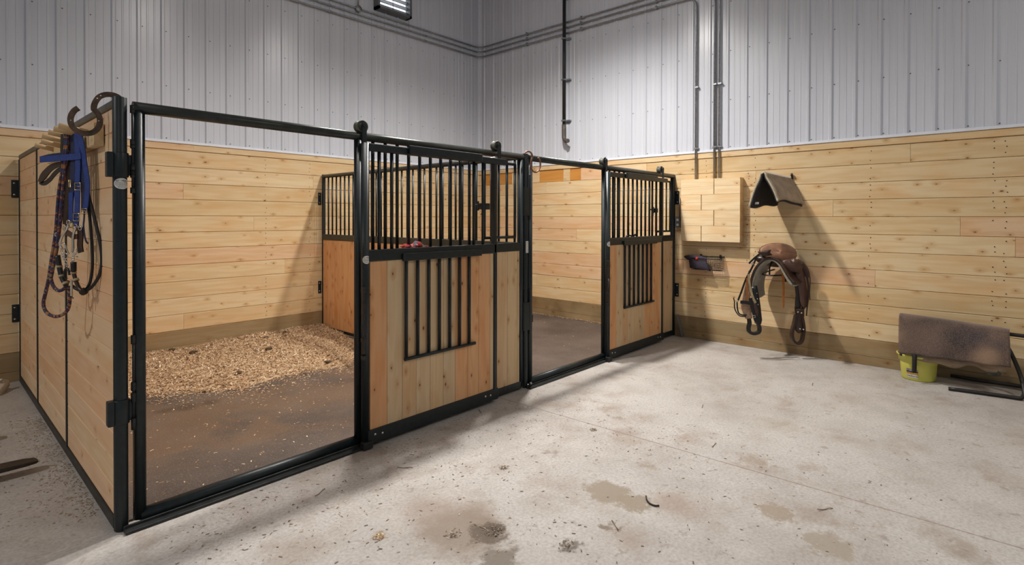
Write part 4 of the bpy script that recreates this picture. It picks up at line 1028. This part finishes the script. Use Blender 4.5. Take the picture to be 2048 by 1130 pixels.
# wire basket
wbk_ = thing('wire_basket', 'small black wire basket screwed to the pine wall under the wooden box', 'basket', (XR, -.5, .92))
q0, q1, qx, zt, zb = -.695, -.30, XR-.13, 1.095, .925
fr_ = MB()
fr_.tube([(XR-.008, q1, zt), (XR-.008, q0, zt)], .005, 8); fr_.tube([(qx, q1-.01, zt-.025), (qx, q0+.01, zt-.025)], .004, 8)
for y_ in (q0, q1): fr_.tube([(XR-.008, y_, zt), (qx, y_+(.01 if y_ == q0 else -.01), zt-.025)], .004, 8)
fr_.build('rim', 'wire', wbk_)
g = MB()
n = 15
for k in range(n+1):
    y_ = q0+.01+(q1-q0-.02)*k/n
    g.tube([(qx, y_, zt-.025), (qx+.015, y_, zb), (XR-.012, y_, zb), (XR-.008, y_, zt)], .0023, 5)
for k in range(1, 7):
    f_ = k/6; g.tube([(qx+.015*f_, q0+.01, zt-.025-(zt-.025-zb)*f_), (qx+.015*f_, q1-.01, zt-.025-(zt-.025-zb)*f_)], .0023, 5)
    g.tube([(XR-.010, q0+.01, zt-(zt-zb)*f_), (XR-.010, q1-.01, zt-(zt-zb)*f_)], .0023, 5)
    for y_ in (q0+.01, q1-.01): g.tube([(qx+.015*f_, y_, zt-.025-(zt-.025-zb)*f_), (XR-.01, y_, zt-(zt-zb)*f_)], .0023, 5)
for k in range(1, 5): g.tube([(qx+.015+.1*k/5, q0+.01, zb), (qx+.015+.1*k/5, q1-.01, zb)], .0023, 5)
g.build('wire_mesh', 'wire', wbk_)
for y_ in (q0+.05, q1-.09): MB().box(XR-.02, XR-.003, y_-.012, y_+.012, zt-.02, zt+.025).build('mounting_clip', 'black', wbk_, bevel=.003)
dc = thing('rolled_cloth', 'dark purple rolled fly mask with a red patch, stuffed in the wire basket', 'cloth', (XR-.08, -.38, 1.0))
MB().tube(smooth_path([(XR-.10, -.20, 1.085), (XR-.09, -.24, 1.075), (XR-.09, -.29, 1.07), (XR-.085, -.38, 1.065), (XR-.085, -.46, 1.06), (XR-.08, -.50, 1.055)], 4), .03, 12, rs=[.008, .012, .018, .024, .028, .032, .036, .038, .040, .042, .042, .042, .041, .040, .038, .036, .034, .032, .03, .026, .016][:21]).build('roll', 'darkcloth', dc)
MB().prism([V((XR-.110, -.27, 1.06)), V((XR-.112, -.29, .94)), V((XR-.112, -.50, .925)), V((XR-.112, -.56, .915)), V((XR-.112, -.53, .96)), V((XR-.11, -.50, 1.06))], (-1, 0, 0), .02, .006).build('drape', 'darkcloth', dc)
MB().lathe([(0, .02), (.012, .016), (.022, .0), (.018, -.012)], (XR-.125, -.385, 1.065), (-1, -.3, .2), 12).build('red_patch', 'red', dc)

# saddle pad on its arm
sp2 = thing('saddle_pad', 'tan felt saddle pad with black lining, folded over an arm high on the pine wall', 'saddle pad', (5.9, -1.4, 1.75))
XF, XBk = 5.66, 6.185
fa = at(1526, 343, 'X', XF); fl = at(1498, 412, 'X', XF); frp = at(1557, 402, 'X', XF)
ba = at(1577, 355, 'X', XBk); brr = at(1607, 411, 'X', XBk)
bl = V((XBk, ba.y+(fl.y-fa.y)*.95, ba.z-.30))
def padf(off):
    def fn(u, v):
        a = fa.lerp(ba, u); l = fl.lerp(bl, u); r_ = frp.lerp(brr, u)
        if v < .5:
            t = 1-v/.5; e = l
        else:
            t = (v-.5)/.5; e = r_
        t2 = t
        p = a.lerp(e, t2)
        p.z -= .018*math.exp(-(t/.09)**2)*0+off
        bulge = math.sin(math.pi*t)*.018
        sgn = 1 if v < .5 else -1
        p.y += sgn*(bulge + .016*math.exp(-((t-.06)/.09)**2)) - sgn*off*.8*(1 if t > .1 else t*10)
        if v > .5: p.z += .03*math.sin(math.pi*u)*t**3+ .010*math.sin(u*8)*t
        else: p.z += -.01*math.sin(u*9)*t
        return tuple(p)
    return fn
MB().grid(padf(0), 16, 30).build('felt_top', 'padtop', sp2, solid=.016)
MB().grid(padf(.021), 16, 30).build('lining', 'lining', sp2, solid=.014)
# pale binding along the near edge
fn = padf(.006); MB().tube([V(fn(0, k/40)) for k in range(41)], .011, 8).build('edge_binding', 'padedge', sp2)
p3 = fn(.35, .93); 
MB().box(XF+.05, XF+.055, fl.y-.09, fl.y-.045, fl.z+.02, fl.z+.045).build('care_tag', 'white', sp2)
ra = thing('pad_arm', 'black metal arm under the saddle pad, its tip showing behind the pad', 'rack', (XR, -1.42, 1.95))
MB().tube([(XR-.005, ba.y+.02, ba.z-.075), (XF+.12, fa.y+.01, fa.z-.085)], .012, 10).build('arm', 'wire', ra)
MB().tube(smooth_path([(XR-.01, ba.y-.035, ba.z-.02), (XR-.02, ba.y-.035, ba.z+.025), (XR-.03, ba.y-.035, ba.z+.038), (XR-.04, ba.y-.035, ba.z+.02)], 4), .012, 8).build('hook', 'wire', ra)

# western saddle on a wire rack
S = atd; SD = 6.16
vn = V((-.74, -.67, 0)).normalized()
def P(x, y, d=SD):
    q = atd(x, y, d); return q if q.x < XR-.06 else at(x, y, 'X', XR-.06)
def PL(pts, d=SD, k=4): return smooth_path([P(x, y, d) for x, y in pts], k)
sd = thing('western_saddle', 'brown leather western saddle hanging on the pine wall below the saddle pad', 'saddle', tuple(P(1548, 560)))
near = [(1503, 592), (1501, 577), (1502, 562), (1507, 545), (1515, 531), (1526, 521), (1538, 516), (1550, 518), (1561, 527), (1571, 543), (1580, 557), (1589, 567)]
NX = 5.74
nv = smooth_path([at(x, y, 'X', NX) for x, y in near], 3)
def skirt(off):
    cy = sum(p.y for p in nv)/len(nv)
    def fn(u, v):
        i = v*(len(nv)-1); k = min(int(i), len(nv)-2); p = nv[k].lerp(nv[k+1], i-k)
        q = V((NX+.40*u, p.y, p.z))
        w_ = .02*math.sin(math.pi*u); q.z -= w_
        if off: q.y += (cy-q.y)*.16*off/.02*.5; q.z -= off
        return tuple(q)
    return fn
MB().grid(skirt(0), 8, 32).build('skirt', 'dbrown', sd, solid=.018)
MB().grid(skirt(.022), 8, 32).build('fleece_lining', 'fleece', sd, solid=.020)
MB().tube(nv, .013, 8).build('gullet_edge', 'dbrown', sd)
# seat: dished padded oval with a rolled rim
sc_ = P(1556, 505, 6.22); e1 = V((.67, -.72, -.10)).normalized(); e2 = V((.30, .10, .90)).normalized(); e2 = (e2-e1*e2.dot(e1)).normalized(); e3 = e1.cross(e2); 
if e3.dot(vn) < 0: e3 = -e3
def seatf(u, v):
    a = 2*math.pi*u; r_ = v; ex = .205*r_*math.cos(a); ey = .105*r_*math.sin(a)*(1+.15*math.cos(a))
    return tuple(sc_+e1*ex+e2*ey+e3*(.035*(1-r_**2)+.012*math.cos(a)))
MB().grid(seatf, 36, 8).build('seat', 'seat', sd, solid=.02)
MB().tube([V(seatf(k/36, 1.0)) for k in range(36)], .010, 8, closed=True).build('seat_rim', 'dbrown', sd)
# body under the seat and pommel
def under(u, v):
    a = 2*math.pi*u; b = math.pi*v
    c_ = P(1545, 521, 6.28)
    return tuple(c_+e1*(.20*math.cos(a)*math.sin(b))+V((0, 0, 1))*(.075*math.cos(b))+vn*(.10*math.sin(a)*math.sin(b)))
MB().grid(under, 20, 12).build('swell', 'dbrown', sd)
MB().prism([P(x, y, 6.08) for x, y in ((1517, 503), (1524, 503), (1532, 501), (1540, 499), (1538, 505), (1543, 510), (1530, 512), (1520, 509))], vn, .05, .012).build('pommel', 'dbrown', sd)
MB().prism([P(x, y, 6.12) for x, y in ((1564, 521), (1575, 519), (1588, 516), (1598, 521), (1604, 533), (1603, 542), (1596, 547), (1588, 544), (1578, 544), (1568, 538))], vn, .035, .02).build('rear_jockey', 'brown', sd)
MB().lathe([(0, .012), (.012, .008), (.02, 0)], P(1586, 521, 6.07), vn, 12).build('concho', 'chrome', sd)
MB().prism([P(x, y, 6.20) for x, y in ((1596, 518), (1606, 524), (1614, 534), (1619, 548), (1616, 556), (1606, 552), (1600, 536))], vn, .025, .01).build('skirt_edge', 'brown', sd)
# right fender, stirrup leather and stirrup
MB().prism([P(x, y, 6.14) for x, y in ((1589, 540), (1604, 538), (1610, 556), (1614, 580), (1615, 603), (1612, 614), (1606, 620), (1600, 608), (1596, 580))], vn, .02, .01).build('fender', 'brown', sd)
MB().prism([P(x, y, 6.15) for x, y in ((1588, 545), (1597, 545), (1598, 580), (1601, 620), (1597, 622), (1590, 618), (1592, 590))], vn, .022, .008).build('stirrup_leather', 'black', sd)
MB().prism([P(x, y, 6.13) for x, y in ((1590, 616), (1607, 616), (1607, 632), (1604, 640), (1608, 655), (1603, 663), (1596, 666), (1590, 660), (1589, 648), (1592, 634))], vn, .03, .014).build('fender_end', 'dbrown', sd)
MB().strap(PL([(1592, 630), (1588, 648), (1584, 662), (1584, 674), (1588, 683), (1596, 687), (1603, 682), (1606, 668), (1607, 655), (1604, 636)], 6.12), .028, .05, vn).build('stirrup', 'dbrown', sd, bevel=.004)
for x, y in ((1596, 624), (1603, 626), (1600, 658), (1607, 659)): MB().lathe([(0, .008), (.007, .006), (.010, 0)], P(x, y, 6.10), vn, 10).build('stud', 'chrome', sd)
MB().strap(PL([(1604, 528), (1611, 542), (1615, 560), (1617, 580), (1616, 600), (1614, 618), (1613, 632)], 6.11), .022, .005, vn, ws=[.03-.02*k/24 for k in range(25)]).build('saddle_string', 'dbrown', sd)
MB().strap(PL([(1600, 522), (1612, 536), (1620, 556), (1619, 585), (1620, 600)], 6.24), .012, .004, vn).build('saddle_string', 'brown', sd)
MB().strap(PL([(1563, 526), (1566, 545), (1567, 570), (1567, 595), (1567, 616)], 6.05), .026, .005, vn, ws=[.018, .02, .022, .024, .026, .027, .027, .027, .027, .027, .027, .026, .025, .024, .022, .018, .010]).build('latigo_strap', 'orangestrap', sd)
# left fender and stirrup
MB().prism([P(x, y, 6.16) for x, y in ((1502, 574), (1513, 571), (1516, 585), (1520, 612), (1523, 640), (1521, 648), (1514, 648), (1508, 625), (1504, 598))], vn, .03, .01).build('left_fender', 'black', sd)
MB().strap(PL([(1496, 630), (1499, 645), (1497, 656), (1499, 664), (1508, 667), (1518, 663), (1518, 652), (1512, 640), (1508, 625)], 6.13), .035, .045, vn).build('left_stirrup', 'black', sd, bevel=.004)
for x, y in ((1513.5, 586.5), (1515, 598), (1516, 609)): MB().lathe([(0, .006), (.005, .005), (.007, 0)], P(x, y, 6.135), vn, 8).build('stud', 'chrome', sd)
# cinch with mohair strands
ci = thing('mohair_cinch', 'brown mohair cinch with black straps and silver buckle hanging at the left of the saddle', 'cinch', tuple(P(1498, 605)))
for k in range(12):
    f_ = k/11
    MB().tube(PL([(1493+f_*5, 560+3*f_), (1489+f_*9, 580), (1485+f_*15, 601), (1483+f_*18-4*math.sin(f_*3.1)*0, 612), (1487+f_*15, 626), (1492+f_*11, 637)], 6.09), .0075, 6).build('strand', 'fringe', ci)
MB().strap(PL([(1481, 604), (1492, 605), (1502, 607)], 6.05), .036, .012, vn).build('cross_band', 'black', ci)
MB().strap(PL([(1497, 548), (1498, 562), (1501, 580), (1506, 596), (1511, 606)], 6.07), .026, .006, vn).build('tan_strap', 'tanstrap', ci)
MB().strap(PL([(1494, 556), (1494, 570), (1495, 590), (1495, 603)], 6.06), .016, .005, vn).build('orange_strap', 'orangestrap', ci)
MB().strap(PL([(1501, 596), (1504, 612), (1508, 628), (1512, 642)], 6.06), .036, .006, vn).build('billet', 'black', ci)
MB().prism([P(x, y, 6.08) for x, y in ((1505, 606), (1511, 604), (1516, 622), (1515, 632), (1511, 630))], vn, .01, .004).build('keeper', 'brown', ci)
c_ = P(1507.5, 633, 6.04); q = MB(); q.tube([c_+rt*a*.016+V((0, 0, 1))*b*.012 for a, b in ((-1, -1), (1, -.8), (1, 1), (-1, .8))], .003, 8, closed=True); q.build('buckle', 'chrome', ci)
# bridle strap hanging left
bs = thing('black_headstall', 'thin black headstall looped at the far left of the saddle', 'bridle', tuple(P(1475, 605)))
MB().strap(PL([(1519, 508), (1508, 517), (1498, 527)], 6.06), .020, .005, vn).build('strap', 'black', bs)
MB().strap(PL([(1513, 515), (1504, 535), (1496, 550), (1490, 563), (1483, 583), (1476, 601)], 6.07), .020, .005, vn).build('cheek_strap', 'black', bs)
MB().strap(PL([(1474, 603), (1475, 618), (1478, 627), (1485, 630), (1493, 630)], 6.07), .015, .005, vn).build('noseband', 'black', bs)
MB().strap(PL([(1467, 596), (1469, 604), (1469, 615), (1473, 625), (1480, 632), (1492, 633)], 6.08), .012, .005, vn).build('noseband_lining', 'black', bs)
def vring(mb, x, y, d, r, tr): c_ = P(x, y, d); mb.tube([c_+rt*(r*math.cos(a))+V((0, 0, r*math.sin(a))) for a in [k*math.pi/6 for k in range(12)]], tr, 7, closed=True)
q = MB(); vring(q, 1474, 602, 6.06, .013, .004); vring(q, 1505, 527, 6.05, .012, .004); vring(q, 1504, 543, 6.05, .010, .003); vring(q, 1499, 550, 6.05, .008, .003); q.build('ring', 'chrome', bs)
# rack
rk = thing('saddle_rack', 'black wire saddle rack under the western saddle', 'rack', (XR, -1.2, .95))
MB().tube(smooth_path([at(1549, 539, 'X', XR-.02), at(1535, 543, 'X', 6.05), at(1525, 548, 'X', 5.85), at(1533, 550.5, 'X', 5.78), at(1548, 551, 'X', 5.80), at(1563, 550, 'X', 6.0), at(1569, 547, 'X', XR-.02)], 5), .009, 8).build('hoop', 'wire', rk)
MB().tube([at(1544, 522, 'X', 5.82), at(1539, 536, 'X', 5.80), at(1539, 550, 'X', 5.79)], .009, 8).build('strut', 'wire', rk)
MB().tube([at(1544, 522, 'X', 5.82), at(1565, 520, 'X', XR-.004)], .009, 8).build('arm', 'wire', rk)
MB().box(XR-.015, XR-.001, at(1569, 555, 'X', XR).y-.02, at(1569, 555, 'X', XR).y+.02, .84, 1.2).build('wall_plate', 'wire', rk)

# ------------------------------------------------------------------ bucket, stand and blanket
bc = V((5.985, -2.70, 0))
bk = thing('yellow_bucket', 'yellow plastic bucket on the floor under the draped blanket', 'bucket', tuple(bc))
MB().lathe([(0, .010), (.125, .010), (.132, 0.0), (.138, .012), (.150, .16), (.154, .178), (.164, .182), (.168, .225), (.178, .232), (.182, .245), (.174, .252), (.165, .246), (.160, .22), (.146, .16), (.134, .02), (0, .018)], bc, (0, 0, 1), 36).build('tub', 'bucket', bk)
def lab(u, v):
    a = math.radians(146+u*38); r_ = .1425+v*.009; return (bc.x+r_*math.cos(a), bc.y+r_*math.sin(a), .030+v*.085)
lb = MB().grid(lab, 10, 6).build('paper_label', 'label', bk); lb['label'] = 'printed label, dark and orange over white'
tl = at(1786, 706, 'X', bc.x)
MB().lathe([(0, .014), (.012, .012), (.016, 0)], (bc.x-.125, bc.y+.125, .243), (-.7, .7, 0), 10).build('handle_lug', 'black', bk)
MB().tube([(bc.x+.182*math.cos(a), bc.y+.182*math.sin(a), .262+.0*math.sin(a)) for a in [2.35+k*math.pi/14 for k in range(15)]], .003, 6).build('bail_handle', 'galv', bk)

ss = thing('saddle_stand', 'black tube floor stand holding up the brown blanket at the right edge', 'stand', (5.95, -3.2, 0))
BX = 5.93; BZ = .545
MB().tube(smooth_path([(BX, -2.56, BZ), (BX, -3.0, BZ), (BX, -3.42, BZ), (BX, -3.52, BZ-.02), (BX-.02, -3.60, BZ-.12), (BX-.05, -3.62, .30), (BX-.10, -3.55, .10)], 5), .017, 10).build('arm', 'wire', ss)
fe = [at(1897, 777, 'Z', .018), at(2000, 791, 'Z', .018), at(2034, 796, 'Z', .018), at(2046, 794, 'Z', .03), at(2051, 783, 'Z', .09)]
lg = [V(p) for p in fe]; top = at(2022, 706, 'X', 5.90)
MB().tube(smooth_path([lg[0], lg[1], lg[2], at(2043, 796, 'X', lg[2].x+.01), at(2049, 785, 'X', lg[2].x+.02), at(2040, 748, 'X', 5.90), top, at(2012, 690, 'X', 5.96)], 4), .017, 10).build('leg', 'wire', ss)
rr_ = [at(1901, 751, 'X', 6.16), at(1960, 761, 'X', 6.16), at(2030, 771, 'X', 6.16), at(2050, 774, 'X', 6.16)]
MB().tube(rr_, .017, 10).build('rear_leg', 'wire', ss)
MB().tube(smooth_path([at(1829, 702, 'X', 5.815), at(1829, 720, 'X', 5.785), at(1828.5, 745, 'X', 5.78)], 3), .019, 10).build('arm_tip', 'wire', ss)
MB().tube([V((BX, -2.56, BZ)), at(1829, 702, 'X', 5.815)], .017, 10).build('arm_brace', 'wire', ss)

bl_ = thing('saddle_blanket', 'thick brown fleece blanket with dark worn patches draped over the floor stand', 'blanket', (5.95, -2.95, .2))
def blk(xoff, drop, zoff):
    def fn(u, v):
        # u along the bar (left to right in view), v round from the wall side over the bar to the front
        fx = BX-.14-xoff
        tl_, tr_ = at(1800, 628, 'X', BX), at(2019, 659, 'X', BX)
        bl2, br2 = at(1797, 706, 'X', fx), at(2022, 736, 'X', fx)
        top_ = tl_.lerp(tr_, u); bot = bl2.lerp(br2, u); bot.z -= drop*(.3+.7*math.sin(u*2.6+.4))+.004*math.sin(u*25)
        top_.z += .012*math.sin(u*math.pi*1.5)*.3-zoff
        if v < .4:
            t = v/.4; q = V((BX+.14-.05*t, top_.y, .26+(top_.z-.26)*t))
        elif v < .55:
            t = (v-.4)/.15; a = math.pi*t; q = V((BX+.06*math.cos(a), top_.y, top_.z-.02+.02*math.sin(a)))
        else:
            t = (v-.55)/.45; q = V((BX-.06+(fx-BX+.06)*t, top_.y+(bot.y-top_.y)*t, top_.z-.02+(bot.z-top_.z+.02)*t))
            q.x -= .012*math.sin(math.pi*t)+.006*math.sin(u*14+t*3)
        if .4 <= v < .55: q.x = BX+.06*math.cos(math.pi*(v-.4)/.15)
        return tuple(q)
    return fn
MB().grid(blk(.0, 0, 0), 40, 36).build('outer_layer', 'blanket', bl_, solid=.020)
def inner(u, v):
    a = blk(-.028, .0, .02)(.12+u*.84, .62+v*.38); q = V(a)
    if v > .0: q.z -= v*(.075+.03*math.sin(u*6)+.02*math.sin(u*17))*(.4+u*.6)
    return tuple(q)
MB().grid(inner, 30, 10).build('inner_layer', 'padtop', bl_, solid=.014)
cf = V(inner(.80, 1)); 
MB().prism([at(x, y, 'X', BX-.11) for x, y in ((1972, 748), (1986, 735), (1994, 736), (2003, 748), (1998, 753), (1985, 751))], (-1, 0, 0), .012, .004).build('camouflage_patch', 'olive', bl_)
